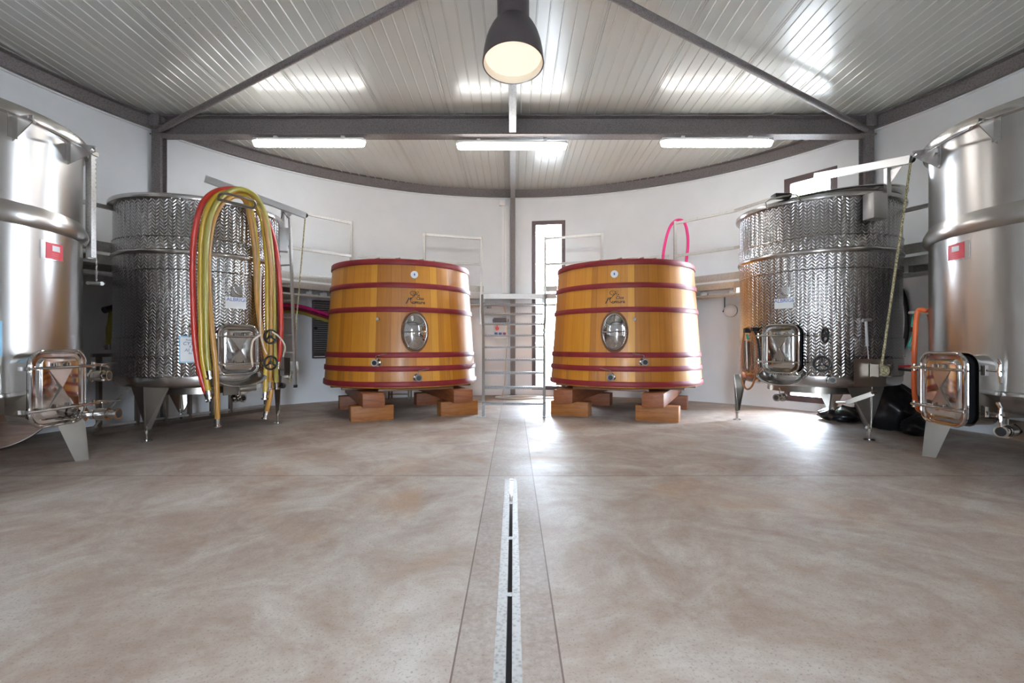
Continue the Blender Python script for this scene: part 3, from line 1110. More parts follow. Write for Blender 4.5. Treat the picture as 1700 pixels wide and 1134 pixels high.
def handwheel(name, M, parent, r=.08):
    b_ = new()
    tube(b_, [(r * math.cos(2 * PI * i / 28), -.02, r * math.sin(2 * PI * i / 28)) for i in range(28)], .013, 10, M, closed=True)
    for k_ in range(3):
        a = 2 * PI * k_ / 3 + PI / 2
        tube(b_, [(0, -.012, 0), (r * .55 * math.cos(a), -.02, r * .55 * math.sin(a)), (r * math.cos(a), -.02, r * math.sin(a))], [.012, .010, .012], 8, M)
    cyl(b_, (0, .012, 0), (0, -.03, 0), .02, 14, M)
    o = obj(name, b_, M_black, parent)
    b_ = new(); cyl(b_, (0, .06, 0), (0, .0, 0), .010, 10, M); cyl(b_, (0, -.025, 0), (0, -.036, 0), .010, 10, M); obj('spindle', b_, M_polish, o)
    return o


def manway(M, parent, w_=.46, h_=.60, depth=.05, gap=0.0, swing=0.0, hinge=-1, rod=False):
    """rounded rectangular tank door: collar, dished lid with embossed hour-glass, two clamp bars"""
    R2 = lambda w2, h2, y, rr: [(p[0], y, p[1]) for p in rrect(w2, h2, rr)]
    b_ = new()
    loops(b_, [R2(w_ * .93, h_ * .94, .06, .10), R2(w_ * .93, h_ * .94, -depth + .01, .10), R2(w_ * .99, h_ * .985, -depth + .008, .11), R2(w_ * .99, h_ * .985, -depth - .004, .11),
               R2(w_ * .90, h_ * .92, -depth - .004, .09), R2(w_ * .88, h_ * .90, -depth + .02, .085)], M, cap1=False)
    obj('manway_collar', b_, M_polish, parent, sharp=40)
    b_ = new(); loops(b_, [R2(w_ * .885, h_ * .905, -depth + .018, .085), R2(w_ * .3, h_ * .3, -depth + .02, .03)], M); obj('door_seal', b_, M_black, parent)
    D = M @ Matrix.Translation((hinge * w_ / 2, -depth - .012 - gap, 0)) @ Matrix.Rotation(swing, 4, 'Z') @ Matrix.Translation((-hinge * w_ / 2, 0, 0))
    b_ = new()
    loops(b_, [R2(w_, h_, .0, .11), R2(w_, h_, -.016, .11), R2(w_ * .965, h_ * .975, -.024, .10), R2(w_ * .90, h_ * .93, -.022, .09), R2(w_ * .86, h_ * .90, -.012, .08),
               R2(w_ * .78, h_ * .82, -.012, .07), R2(w_ * .70, h_ * .76, -.030, .05), R2(w_ * .66, h_ * .70, -.032, .02)], D, cap0=True)
    # rim bead
    tube(b_, [(p[0], -.022, p[1]) for p in rrect(w_ * .985, h_ * .985, .105, 8)], .010, 8, D, closed=True)
    lid = obj('manway_door', b_, M_polish, parent, sharp=35)
    b_ = new(); hw, hh = w_ * .235, h_ * .27
    for s in (1, -1):
        ap = (0, -.048, 0); base_ = [(-hw, -.033, s * hh), (hw, -.033, s * hh)]
        vs = [b_.verts.new(D @ Vector(p)) for p in (ap, base_[0], base_[1], (0, -.0325, 0))]
        b_.faces.new(vs[:3]); b_.faces.new((vs[0], vs[1], vs[3])); b_.faces.new((vs[0], vs[2], vs[3])); b_.faces.new((vs[1], vs[2], vs[3]))
    obj('embossed_mark', b_, M_plain, lid, sharp=10)
    for s in (.27, -.27):
        b_ = new(); z = h_ * s
        x0, x1 = -w_ * .62, w_ * .56
        tube(b_, [(x0, -.058, z), (-w_ * .3, -.062, z), (w_ * .3, -.062, z), (x1, -.055, z)], .0115, 10, D)
        for xx in (-w_ * .12, w_ * .12): cyl(b_, (xx, -.05, z + .012), (xx, -.05, z + .035), .010, 10, D)
        cyl(b_, (hinge * w_ * .57, -.055, z - .028), (hinge * w_ * .57, -.055, z + .03), .014, 12, D)
        box(b_, (hinge * w_ * .56, -.02, z), (.035, .09, .03), D)
        bar = obj('clamp_bar', b_, M_polish, lid)
    return D, lid


def ribbed_tank(cx, cy, rb, rim_r, zr, legs, label, door_px, group=None):
    dz = zr - 2.79
    r = thing('ribbed_wine_tank', (cx, cy, 0), label, 'wine tank', 'dimpled stainless wine tanks')
    zs, zb, z3 = 2.32 + dz, 2.15 + dz, 1.95 + dz * .8
    bm = new()
    lathe(bm, [(0, .585), (rb - .10, .60), (rb - .03, .63), (rb, .68), (rb, z3 - .006), (rb + .008, z3), (rb + .008, zb - .03), (rb + .008, zs), (rb, zs + .008), (rb, zr - .02)], cx, cy, 128)
    obj('body', bm, M_dimple, r, sharp=50)
    bm = new(); lathe(bm, [(rb - .09, .60), (rb - .02, .625), (rb + .003, .67), (rb + .003, .73), (rb, .732)], cx, cy, 128); obj('bottom_skirt', bm, M_plain, r)
    bm = new(); lathe(bm, [(rb - .01, zr - .055), (rb + .02, zr - .052), (rim_r, zr - .045), (rim_r + .004, zr - .02), (rim_r, zr), (rb + .01, zr + .004), (rb - .02, zr), (rb - .02, zr - .5), (rb - .01, zr - .5)], cx, cy, 128)
    obj('rim', bm, M_plain, r, sharp=45)
    bm = new(); lathe(bm, [(rb, zb - .035), (rb + .014, zb - .03), (rb + .026, zb - .005), (rb + .024, zb + .015), (rb + .010, zb + .03), (rb, zb + .03)], cx, cy, 128); obj('bead', bm, M_plain, r, sharp=60)
    for z in (zs, z3):
        bm = new(); lathe(bm, [(rb + .006, z - .006), (rb + .013, z), (rb + .006, z + .006)], cx, cy, 128); obj('seam', bm, M_plain, r, sharp=70)
    bm = new(); lathe(bm, [(.55, .50), (.56, .50), (.56, .60), (.55, .60)], cx, cy, 64, close=True); obj('sump_ring', bm, M_leg, r)
    for a in legs:
        b_ = new(); x, y = cx + math.cos(a[0]) * a[1], cy + math.sin(a[0]) * a[1]
        Ml = frame(x, y, 0, a[0])
        tw = .26
        plate4(b_, [Ml @ Vector(p) for p in ((-tw, .045, .66), (0, -.045, .66), (.012, -.02, .135), (-.035, .02, .135))], .006)
        plate4(b_, [Ml @ Vector(p) for p in ((0, -.045, .66), (tw, .045, .66), (.035, .02, .135), (-.012, -.02, .135))], .006)
        lg = obj('leg', b_, M_leg, r, sharp=20)
        b_ = new(); cyl(b_, (0, .0, .012), (0, .0, .19), .017, 12, Ml); cyl(b_, (0, .0, .1), (0, 0, .12), .026, 6, Ml); cyl(b_, (0, .0, 0), (0, .0, .012), .055, 24, Ml); obj('adjustable_foot', b_, M_polish, lg)
    # cooling jacket plates with the slanted weld
    return r, zs, zb, z3


def jacket(parent, cx, cy, rb, aw, w_, flip, z0=.74, z1=1.17):
    """two dimpled jacket bands side by side with a slanted end"""
    for (za, zb_) in ((z0, z0 + .20), (z0 + .23, z1)):
        bm = rect_on(cx, cy, rb + .002, aw, w_, za, zb_, .009, k=24)
        obj('cooling_jacket', bm, M_dimple, parent, sharp=40)
    bm = new()
    pts = []
    for t, z in ((0, z0 + .215), (.55, z0 + .215), (.88, z0 + .03), (1, z0 + .0)):
        a = aw + (t - .5) * w_ / rb * flip
        pts.append((cx + (rb + .013) * math.cos(a), cy + (rb + .013) * math.sin(a), z))
    tube(bm, pts, .008, 6)
    obj('weld_strip', bm, M_plain, parent)


# left ribbed tank
TL = (-4.06, 6.30); TLr = .908; TLz = 2.79
def leg_of(c, pts): return [(math.atan2(y - c[1], x - c[0]), math.hypot(x - c[0], y - c[1])) for x, y in pts]
tl, zs, zb, z3 = ribbed_tank(*TL, TLr, .96, TLz, leg_of(TL, [(-4.16, 5.47), (-4.74, 6.875), (-3.28, 6.72)]),
    'dimpled stainless steel tank with red and yellow hoses draped over its front', None)
TR = (3.98, 6.35); TRr = .902; TRz = 2.824
trk, *_ = ribbed_tank(*TR, TRr, .949, TRz, leg_of(TR, [(4.085, 5.53), (4.58, 6.93), (3.27, 7.04)]),
    'dimpled stainless steel tank with a rope hoist and its door ajar, right of the vats', None)

jacket(tl, *TL, TLr, hit(*TL, TLr, 225)[2] - .15, 1.1, 1)
jacket(trk, *TR, TRr, hit(*TR, TRr, 1470)[2] + .1, .95, -1)

# doors
x, y, a = hit(*TL, TLr, 392); ML = frame(x, y, zat(581, y), a)
D1, lid = manway(ML, tl, .46, .60, .035)
for s, py in ((.27, 555), (-.27, 602)):
    handwheel('handwheel', D1 @ Matrix.Translation((.46 * .56 + .08, -.085, .6 * s)), tl, .080)
x, y, a = hit(*TR, TRr, 1304); MR = frame(x, y, zat(579, y), a)
D2, lid2 = manway(MR, trk, .44, .58, .04, gap=.035, swing=math.radians(-7), hinge=-1)
for s in (.27, -.27):
    b_ = new(); tube(b_, [(.44 * .5, -.03, .58 * s), (.44 * .5 + .17, -.06, .58 * s - .005)], .008, 8, MR); cyl(b_, (.235, -.03, .58 * s - .03), (.235, -.03, .58 * s + .03), .012, 10, MR)
    obj('clamp_rod', b_, M_polish, trk)
    Mh = MR @ Matrix.Translation((.44 * .5 + (.25 if s > 0 else .20), -.075, .58 * s - (.0 if s > 0 else .01))) @ Matrix.Rotation(math.radians(-50 if s > 0 else 12), 4, 'Z')
    handwheel('handwheel', Mh, trk, .080)

# drip trays below the doors (half-moon chutes)
def tray(M, parent, w_, zt, out, drop):
    b_ = new(); n_ = 16; rows_ = []
    for k_, (f_, yy, zz) in enumerate(((.72, .02, zt), (.95, -.03, zt - .01), (1.0, -out * .55, zt - drop * .35), (1.03, -out, zt - drop * .45))):
        rows_.append([b_.verts.new(M @ Vector((w_ / 2 * f_ * math.sin(t), yy + .0, zz - drop * math.cos(t) + drop * .0))) for t in [(-1 + 2 * i / n_) * PI / 2 for i in range(n_ + 1)]])
    for A_, B_ in zip(rows_, rows_[1:]):
        for i in range(n_): b_.faces.new((A_[i], A_[i + 1], B_[i + 1], B_[i]))
    o = obj('drip_tray', b_, M_plain, parent, sharp=60)
    md = o.modifiers.new('thickness', 'SOLIDIFY'); md.thickness = .004
    return o
tray(ML, tl, .56, -.27, .16, .11)
tray(MR, trk, .52, -.26, .18, .12)

# name plates
def name_plate(parent, c, rb, px, py, w_, h_, dxt):
    x, y, a = hit(*c, rb, px); z = zat(py, y)
    bm = rect_on(*c, rb + .003, a, w_, z - h_ / 2, z + h_ / 2, .003)
    pl = obj('name_plate', bm, M_paper, parent)
    rr = rb + .0065
    def wr(co): aa = a + co.x / rr; q_ = rr - co.y; return Vector((c[0] + q_ * math.cos(aa), c[1] + q_ * math.sin(aa), z + h_ * .27 + co.z))
    obj('lettering', text_bm('ALBRIGI', .062, None, .001, wrap=wr), M_ink, pl)
    # small swan-neck emblem plate above
    z2 = z + h_ * .5
    bm = rect_on(*c, rb + .003, a + .012, .13, z2 + .01, z2 + .135, .004)
    e = obj('emblem_plate', bm, M_plain, parent)
    bm = new()
    f = lambda u_, v_: Vector((c[0] + (rb + .012) * math.cos(a + .012 + u_ / rb), c[1] + (rb + .012) * math.sin(a + .012 + u_ / rb), z2 + v_))
    tube(bm, catmull([f(-.05, .125), f(-.035, .08), f(.0, .04), (f(.055, .03))], 6), [.006] * 7 + [.010] * 12, 8)
    obj('emblem', bm, M_polish, e)
name_plate(tl, TL, TLr, 392, 503, .235, .135, 0)
name_plate(trk, TR, TRr, 1301, 504, .215, .12, 0)

# hoist arm on each ribbed tank
def hoist(parent, base, top_z, inner, outer, box_z, c, nrm_ang, bc):
    b_ = new()
    bx, by = base
    box(b_, (bx, by, (box_z[1] + top_z) / 2), (.05, .05, top_z - box_z[1]))
    d = Vector((outer[0] - inner[0], outer[1] - inner[1], 0)).normalized()
    g0 = Vector((bx, by, top_z - .03)); 
    plate4(b_, [g0 + d * .03, g0 + d * .16, g0 + d * .03 + Vector((0, 0, -.15)), g0 + d * .029 + Vector((0, 0, -.15))], .006)
    h = obj('hoist_post', b_, M_white_metal, parent)
    b_ = new(); sq(b_, inner, outer, .055, .085)
    obj('hoist_arm', b_, M_white_metal, parent)
    b_ = new()
    o_ = Vector(outer)
    cyl(b_, o_ + Vector((d.y, -d.x, 0)) * .02, o_ - Vector((d.y, -d.x, 0)) * .02, .032, 20)
    obj('pulley', b_, M_black, parent)
    Mb = frame(bc.x, bc.y, (box_z[0] + box_z[1]) / 2, nrm_ang)
    b_ = new(); box(b_, (0, 0, 0), (.20, .13, box_z[1] - box_z[0]), Mb, bev=.006)
    bo = obj('hoist_box', b_, M_white_metal, parent)
M_white_metal = steel('pale_satin_steel', .35, 0, (.70, .69, .69))
LB = (-3.30, 6.92); RB = (4.21, 5.42)
la = math.atan2(LB[1] - TL[1], LB[0] - TL[0]); ra = math.atan2(RB[1] - TR[1], RB[0] - TR[0])
LOUT = (-3.06, 7.10, 3.00); ROUT = (4.28, 5.18, 3.09)
hoist(tl, LB, 3.07, (-4.03, 6.3, 3.27), LOUT, (2.42, 2.76), TL, -1.05, P(465, 394, 6.85))
hoist(trk, RB, 3.08, (3.98, 6.35, 3.31), ROUT, (2.49, 2.77), TR, ra, P(1453, 340, 5.36))

# ropes and winches
for nm, outp_, wpos, c, par in (('left', LOUT, P(486, 605, 6.98), TL, tl), ('right', ROUT, P(1463, 612, 5.16), TR, trk)):
    b_ = new(); o_ = Vector(outp_)
    tube(b_, [o_ + Vector((0, 0, .02)), wpos], .012 if nm == 'right' else .010, 8)
    cyl(b_, wpos + Vector((-.05, 0, -.02)), wpos + Vector((.05, 0, -.02)), .055, 16)
    if nm == 'left': tube(b_, [wpos + Vector((0, 0, -.05)), wpos + Vector((-.03, 0, -.15)), wpos + Vector((-.045, .01, -.28))], [.02, .03, .012], 8)
    obj('hoist_rope', b_, M_rope, par)
    b_ = new()
    ang = math.atan2(wpos.y - c[1], wpos.x - c[0])
    Mw = frame(wpos.x, wpos.y, wpos.z - .02, ang)
    for s in (-1, 1): box(b_, (s * .065, .0, 0), (.008, .12, .13), Mw)
    box(b_, (0, .065, 0), (.14, .012, .15), Mw); cyl(b_, (.07, 0, 0), (.11, 0, 0), .012, 10, Mw)
    obj('winch', b_, M_leg, par)
    b_ = new(); box(b_, (-.06, .085, -.03), (.34, .008, .30), Mw)
    box(b_, (-.06, .13, -.15), (.06, .1, .03), Mw)
    obj('winch_plate', b_, M_leg, par)

# rods and odd fittings of the right ribbed tank
b_ = new()
pp = [P(1438, 532, 5.42), P(1440, 575, 5.36), P(1444, 617, 5.3)]
tube(b_, [pp[0], pp[1]], .016, 10); tube(b_, [pp[1], pp[2]], .006, 8); cyl(b_, P(1432, 532, 5.42), P(1446, 531, 5.42), .02, 10)
obj('level_rod', b_, M_white_metal, trk)
# racking arm under the right tank
b_ = new(); sq(b_, P(1406, 668, 5.5), P(1450, 653, 5.35), .03, .05); tube(b_, [P(1390, 668, 5.9), P(1406, 668, 5.5)], .018, 8); cyl(b_, P(1448, 652, 5.33), P(1455, 650, 5.33), .02, 10)
obj('outlet_arm', b_, M_leg, trk)
x, y, a = hit(*TR, TRr, 1378); valve('valve', frame(x, y, zat(630, y), a), trk, -1, 1.0, .0)
x, y, a = hit(*TR, .70, 1300); valve('valve', frame(x, y, zat(663, y - .25), a), trk, 1, 1.15, .0)
# left tank outlets
x, y, a = hit(*TL, .70, 390); Mv = frame(x, y, .55, a)
valve('valve', frame(x, y, zat(664, y - .2), a + .2), tl, 1, 1.2, 0)
b_ = new(); box(b_, (-.07, -.04, .02), (.20, .012, .17), frame(x, y, .55, a)); obj('outlet_bracket', b_, M_leg, tl)
b_ = new(); sq(b_, P(398, 652, 5.35), P(432, 640, 5.5), .03, .05); cyl(b_, P(398, 646, 5.3), P(425, 643, 5.4), .035, 12)
obj('outlet_arm', b_, M_leg, tl)
b_ = new(); tube(b_, [P(452, 640, 6.35), P(470, 640, 6.6)], .03, 10); cyl(b_, P(466, 640, 6.5), P(471, 640, 6.55), .04, 12); obj('side_outlet', b_, M_rubber, tl)

# tall level tube on the left tank, milky tubes on the door
b_ = new(); tube(b_, [P(433, 445, 5.52), P(432, 540, 5.5), P(433, 560, 5.35), P(438, 578, 5.25), P(443, 588, 5.3)], .008, 8)
tube(b_, catmull([P(432, 556, 5.28), P(420, 566, 5.2), P(417, 585, 5.18), P(419, 606, 5.22)], 5), .010, 8)
tube(b_, catmull([P(452, 551, 5.3), P(464, 560, 5.25), P(473, 575, 5.3), P(470, 592, 5.4)], 5), .009, 8)
obj('level_tube', b_, M_clear, tl)
# small tap behind hose, thermometer pocket
b_ = new(); cyl(b_, P(313.5, 540, 5.42), P(313.5, 545, 5.3), .014, 10); tube(b_, [P(313.5, 536, 5.36), P(313.5, 560, 5.36)], .008, 8); obj('thermometer', b_, M_polish, tl)

# whiteboard on the left tank
x, y, a = hit(*TL, TLr + .02, 318); z = zat(580, y)
Mw = frame(x, y, z, a) @ Matrix.Translation((-.0, -.012, 0))
wb = thing('small_whiteboard', Mw.to_translation(), 'small pale-blue-framed whiteboard with handwriting hanging on the left ribbed tank', 'whiteboard')
bm = new(); prism(bm, rrect(.235, .305, .02), -.008, Mw); obj('frame', bm, M_blueframe, wb)
bm = new(); prism(bm, rrect(.208, .277, .01), -.002, Mw @ Matrix.Translation((0, -.008, 0))); obj('writing_surface', bm, M_paper, wb)
bm = new()
for s_, sz, dz_ in (('Pulse 3', .030, .105), ('CYT 2', .052, .065), ('B', .036, .03), ('AI 18', .05, -.01), ('fin', .034, -.045)):
    merge(bm, text_bm(s_, sz, Mw @ Matrix.Translation((-.01, -.0105, dz_)), .0004, shear=.15))
obj('handwriting', bm, M_socket, wb)

# brown cable loop and black lead on the right tank, with card holder
cb = thing('coiled_cable', P(1246, 600, 6.1), 'brown cable looped on a clip at the left edge of the right ribbed tank', 'cable')
x0, y0, a0_ = hit(*TR, TRr + .035, 1243)
def onR(px, py, off=.03):
    x, y, a = hit(*TR, TRr + off, px); return Vector((x, y, zat(py, y)))
bm = new(); tube(bm, catmull([onR(1237, 548), onR(1233, 575), onR(1231, 610), onR(1233, 635), onR(1240, 646), onR(1249, 640), onR(1256, 615), onR(1256, 585), onR(1252, 560), onR(1245, 545)], 5, True), .012, 8, closed=True)
obj('loop', bm, M_brown, cb)
bm = new(); tube(bm, catmull([onR(1251, 546), onR(1257, 560), onR(1261, 585), onR(1263, 610)], 5), .012, 8); box(bm, tuple(onR(1240, 549, .05)), (.07, .05, .06)); box(bm, tuple(onR(1252, 547, .05)), (.06, .05, .05))
obj('connector', bm, M_black, cb)
bm = new(); tube(bm, [onR(1240, 556, .06), onR(1242, 563, .06)], .014, 8); obj('strap', bm, M_green, cb)
bm = new(); tube(bm, [onR(1239, 566, .05), onR(1241, 612, .05)], .012, 6); sq(bm, onR(1236, 567, .05), onR(1236, 612, .05), .02, .01); sq(bm, onR(1243, 567, .05), onR(1243, 615, .05), .025, .01)
obj('card_holder', bm, M_leg, cb)

# lid hanging over the right ribbed tank
lid_ = thing('floating_lid', (TR[0], TR[1], TRz), 'round stainless floating lid hung tilted over the rim of the right ribbed tank', 'tank lid')
Tl = Matrix.Translation((TR[0] + .05, TR[1] + .0, TRz + .012)) @ Matrix.Rotation(math.radians(-4.2), 4, 'Y')
bm = new(); lathe(bm, [(0, .03), (.6, .0), (.86, .0), (.885, .02), (.90, .05), (.925, .06), (.925, .07), (.89, .065), (.85, .03), (.6, .02), (0, .05)], 0, 0, 96, M=Tl)
obj('disc', bm, M_plain, lid_)
bm = new(); lathe(bm, [(.82, -.025), (.86, -.025), (.865, .0), (.82, .0)], 0, 0, 96, close=True, M=Tl); obj('inflatable_seal', bm, M_rubber, lid_)
bm = new(); tube(bm, [(3.98, 6.35, 3.27), (4.0, 6.33, 3.1), (4.01, 6.36, TRz + .09)], .006, 6); tube(bm, [(TR[0] + .03 + .05 * math.cos(t), TR[1], TRz + .12 + .03 * math.sin(t)) for t in [PI * 2 * i / 12 for i in range(12)]], .008, 6, closed=True); obj('hanging_chain', bm, M_leg, lid_)
hk = new()
# clips on the rim of the right tank
b_ = new(); tube(b_, [P(1274, 347, 5.75), P(1271, 336, 5.75), P(1278, 331, 5.7), P(1300, 326, 5.65), P(1310, 325, 5.6)], .010, 8); obj('rim_hook', b_, M_leg, trk)
b_ = new(); box(b_, tuple(P(1297, 326, 5.75)), (.20, .12, .05), bev=.01); o_ = solo('pneumatic_pump', b_, M_black, 'small black hand pump resting on the rim of the right ribbed tank', 'hand pump')
b_ = new(); tube(b_, catmull([P(1308, 324, 5.7), P(1322, 324, 5.68), P(1330, 334, 5.62)], 5), .010, 8); obj('hose', b_, M_leg, o_)

# U-shaped tube bracket carrying the hoses
b_ = new()
p4 = [P(362, 331, 5.38), P(364, 324, 5.24), P(372, 321, 5.2), P(400, 327, 5.2), P(420, 333, 5.25), P(424, 340, 5.3), P(420, 346, 5.38)]
tube(b_, catmull(p4, 4), .013, 10)
tube(b_, [P(362, 331, 5.38), P(420, 346, 5.38)], .016, 10)
obj('hose_bracket', b_, M_leg, tl)


# ------------------------------------------------------------------ hoses over the left ribbed tank
def hose(name, pts, r_, m, label, cat='hose', group=None, ends=(True, True), origin=None, k=6, endlen=.07):
    c3 = catmull([Vector(p) for p in pts], k)
    t = thing(name, origin or min(c3, key=lambda p: p.z), label, cat, group)
    bm = new(); tube(bm, c3, r_, 14); obj('hose_body', bm, m, t)
    for e, (p0, p1) in zip(ends, ((c3[0], c3[1]), (c3[-1], c3[-2]))):
        if not e: continue
        d = (p0 - p1).normalized()
        bm = new(); tube(bm, [p0 - d * .045, p0 + d * .0], r_ * 1.12, 14); tube(bm, [p0, p0 + d * .035], r_ * .95, 14); tube(bm, [p0 + d * .03, p0 + d * .05], r_ * 1.45, 16)
        obj('coupling', bm, M_polish, t)
    return t
def HP(px, py, off=.0):
    """pixel on the drape surface just in front of the left ribbed tank"""
    x, y, a = hit(*TL, TLr + .10 + off, min(max(px, 190), 462)); return P(px, py, y)
G = 'hoses draped over the left ribbed tank'
hose('draped_hose', [HP(346, 659, .02), HP(338, 640, .02), HP(328, 600), HP(322.5, 550), HP(320, 480), HP(320, 420, .02), HP(325, 375, .05), HP(335, 340, .06), HP(352, 321, .02), HP(375, 314, -.05),
                     HP(402, 316, -.1), HP(426, 335, -.02), HP(445, 370, .0), HP(457, 410, -.02), HP(464, 470, -.03), HP(466.5, 530, -.03), HP(465, 575, -.02), HP(461, 607, .0)], .030, M_red,
     'red hose draped as the outermost loop over the left ribbed tank', group=G)
hose('draped_hose', [HP(347, 655, .06), HP(343, 630, .05), HP(336, 590, .04), HP(334, 530, .04), HP(333, 460, .04), HP(334, 410, .05), HP(339, 365, .08), HP(350, 337, .09), HP(366, 322, .04), HP(388, 319, -.03),
                     HP(412, 325, -.02), HP(428, 345, .03), HP(438, 380, .03), HP(443, 430, .03), HP(444, 500, .03), HP(444, 560, .03), HP(442.5, 600, .03), HP(440, 657, .05)], .030, M_yel,
     'yellow hose in the middle of the bundle, hanging just inside the red hose', group=G)
hose('draped_hose', [HP(348, 622, .09), HP(344, 590, .08), HP(342, 530, .08), HP(341, 460, .08), HP(342, 410, .09), HP(347, 370, .11), HP(358, 340, .13), HP(375, 321, .09), HP(398, 314, .05),
                     HP(422, 324, .06), HP(438, 350, .07), HP(447, 390, .06), HP(452, 440, .04), HP(454, 500, .04), HP(455, 560, .04), HP(457, 600, .04), HP(459, 640, .04)], .029, M_olive,
     'olive-yellow hose draped in front, its upper fitting ending left of the tank door', group=G)
hose('draped_hose', [HP(361, 702, .12), HP(360.5, 660, .12), HP(358, 610, .11), HP(352, 550, .10), HP(347.5, 490, .06), HP(346, 430, .02), HP(352, 375, .03), HP(365, 342, .05), HP(384, 327, .02), HP(402, 328, .0),
                     HP(411, 345, -.045), HP(419, 385, -.045), HP(424, 430, -.045), HP(427, 500, -.045), HP(436, 560, .05), HP(447, 620, .05), HP(450, 650, .06), HP(441, 690, .07)], .028, M_amber,
     'amber-brown hose reaching lowest, its end hanging left of the tank door nearly to the floor', group=G)
hose('draped_hose', [HP(372, 336, -.0), HP(396, 324, .0), HP(414, 334, -.01), HP(420, 360, -.04), HP(427, 410, -.045), HP(430, 470, -.045), HP(431, 540, -.04)], .022, M_yel,
     'short bright yellow hose hanging inside the loop, against the ribs of the left tank', group=G, ends=(False, False))
hose('draped_hose', [HP(360, 342, .02), HP(388, 318, .03), HP(414, 321, .03), HP(434, 350, .05), HP(442, 390, .07), HP(449, 440, .08), HP(450, 500, .08), HP(450, 560, .08), HP(449, 610, .09), HP(448, 640, .08)], .024, M_amber,
     'thin amber hose on the right limb of the hose bundle, behind the handwheels', group=G, ends=(False, True))

# ------------------------------------------------------------------ plain tall tanks at both sides
def tall_tank(cx, cy, zr, s, label, leg_ang, door_ang):
    """s=+1: tank on the right of the frame, -1: on the left"""
    rb = .987
    r = thing('plain_wine_tank', (cx, cy, 0), label, 'wine tank', 'plain brushed stainless wine tanks')
    bm = new(); lathe(bm, [(rb - .004, .70), (rb, .705), (rb, 2.00), (rb, 2.7), (rb, zr - .03)], cx, cy, 128); obj('body', bm, M_brush, r)
    bm = new(); lathe(bm, [(rb + .003, .735), (rb + .008, .725), (rb + .006, .70), (rb - .03, .685), (rb - .08, .66), (.85, .60), (.55, .52), (.2, .45), (0, .43)], cx, cy, 128); obj('dished_bottom', bm, M_plain, r, sharp=50)
    bm = new(); lathe(bm, [(rb, 2.02), (rb + .020, 2.025), (rb + .040, 2.055), (rb + .046, 2.085), (rb + .040, 2.115), (rb + .022, 2.15), (rb, 2.19)], cx, cy, 128); obj('bead', bm, M_brush, r, sharp=60)
    bm = new(); lathe(bm, [(rb - .004, zr - .085), (rb + .03, zr - .083), (rb + .040, zr - .078), (rb + .046, zr - .01), (rb + .038, zr), (rb - .02, zr), (rb - .03, zr - .4), (rb - .025, zr - .4)], cx, cy, 128); obj('rim', bm, M_plain, r, sharp=45)
    for k_ in range(4):
        a = leg_ang + k_ * PI / 2
        b_ = new()
        d = Vector((math.cos(a), math.sin(a), 0)); c_ = Vector((cx, cy, 0)); nrm = Vector((-d.y, d.x, 0))
        outl = [(.62, .66), (.97, .70), (1.0, .45), (1.035, 0.0), (.935, 0.0), (.80, .40)]
        for q_ in (-.05,):
            A_ = [b_.verts.new(c_ + d * p[0] + nrm * q_ * 0 + Vector((0, 0, p[1]))) for p in outl]
            B_ = [b_.verts.new(c_ + d * p[0] + nrm * .008 + Vector((0, 0, p[1]))) for p in outl]
            b_.faces.new(A_[::-1]); b_.faces.new(B_)
            for i in range(len(outl)): b_.faces.new((A_[i], A_[(i + 1) % 6], B_[(i + 1) % 6], B_[i]))
        # folded outer flange
        plate4(b_, [c_ + d * .97 + Vector((0, 0, .70)), c_ + d * .955 - nrm * s * .22 + Vector((0, 0, .70)), c_ + d * 1.03 - nrm * s * .06, c_ + d * 1.035], .008)
        obj('leg', b_, M_leg, r, sharp=20)
    # manway
    x, y = cx + rb * math.cos(door_ang), cy + rb * math.sin(door_ang)
    M = frame(x, y, 1.1 - (643 - 572) / 800 * 3.87 + (0 if s < 0 else -.02), door_ang)
    D, lid = manway(M, r, .47, .60, .115, gap=(.03 if s > 0 else 0), swing=(math.radians(-5) if s > 0 else 0), hinge=-1)
    for q_ in (.27, -.27):
        b_ = new()
        if s < 0:
            tube(b_, [(.24, -.17, .6 * q_), (.33, -.16, .6 * q_ + .005), (.43, -.155, .6 * q_ + (.0))], [.012, .014, .009], 10, M)
            tube(b_, [(.37, -.16, .6 * q_), (.47, -.14, .6 * q_ - .02)], [.012, .012], 8, M)
            cyl(b_, (.30, -.16, .6 * q_ - .02), (.30, -.16, .6 * q_ + .03), .016, 10, M)
        else:
            tube(b_, [(.24, -.07, .6 * q_), (.44, -.14, .6 * q_)], .009, 8, M)
            cyl(b_, (.24, -.07, .6 * q_ - .04), (.24, -.07, .6 * q_ + .04), .016, 10, M)
            tube(b_, [(.38, -.12, .6 * q_ + .085), (.41, -.13, .6 * q_ + .05), (.40, -.125, .6 * q_), (.41, -.13, .6 * q_ - .05), (.42, -.135, .6 * q_ - .09)], [.014, .012, .018, .011, .012], 8, M)
        obj('wing_nut', b_, M_polish, r)
    return r, M


OL = (-4.76, 3.85); OR_ = (4.748, 4.0)
ol, MOL = tall_tank(*OL, 2.92, -1, 'tall smooth stainless steel tank cut by the left edge of the photo', math.radians(47), 0.0)
orr_, MOR = tall_tank(*OR_, 2.95, 1, 'tall smooth stainless steel tank cut by the right edge of the photo', math.radians(133), PI)

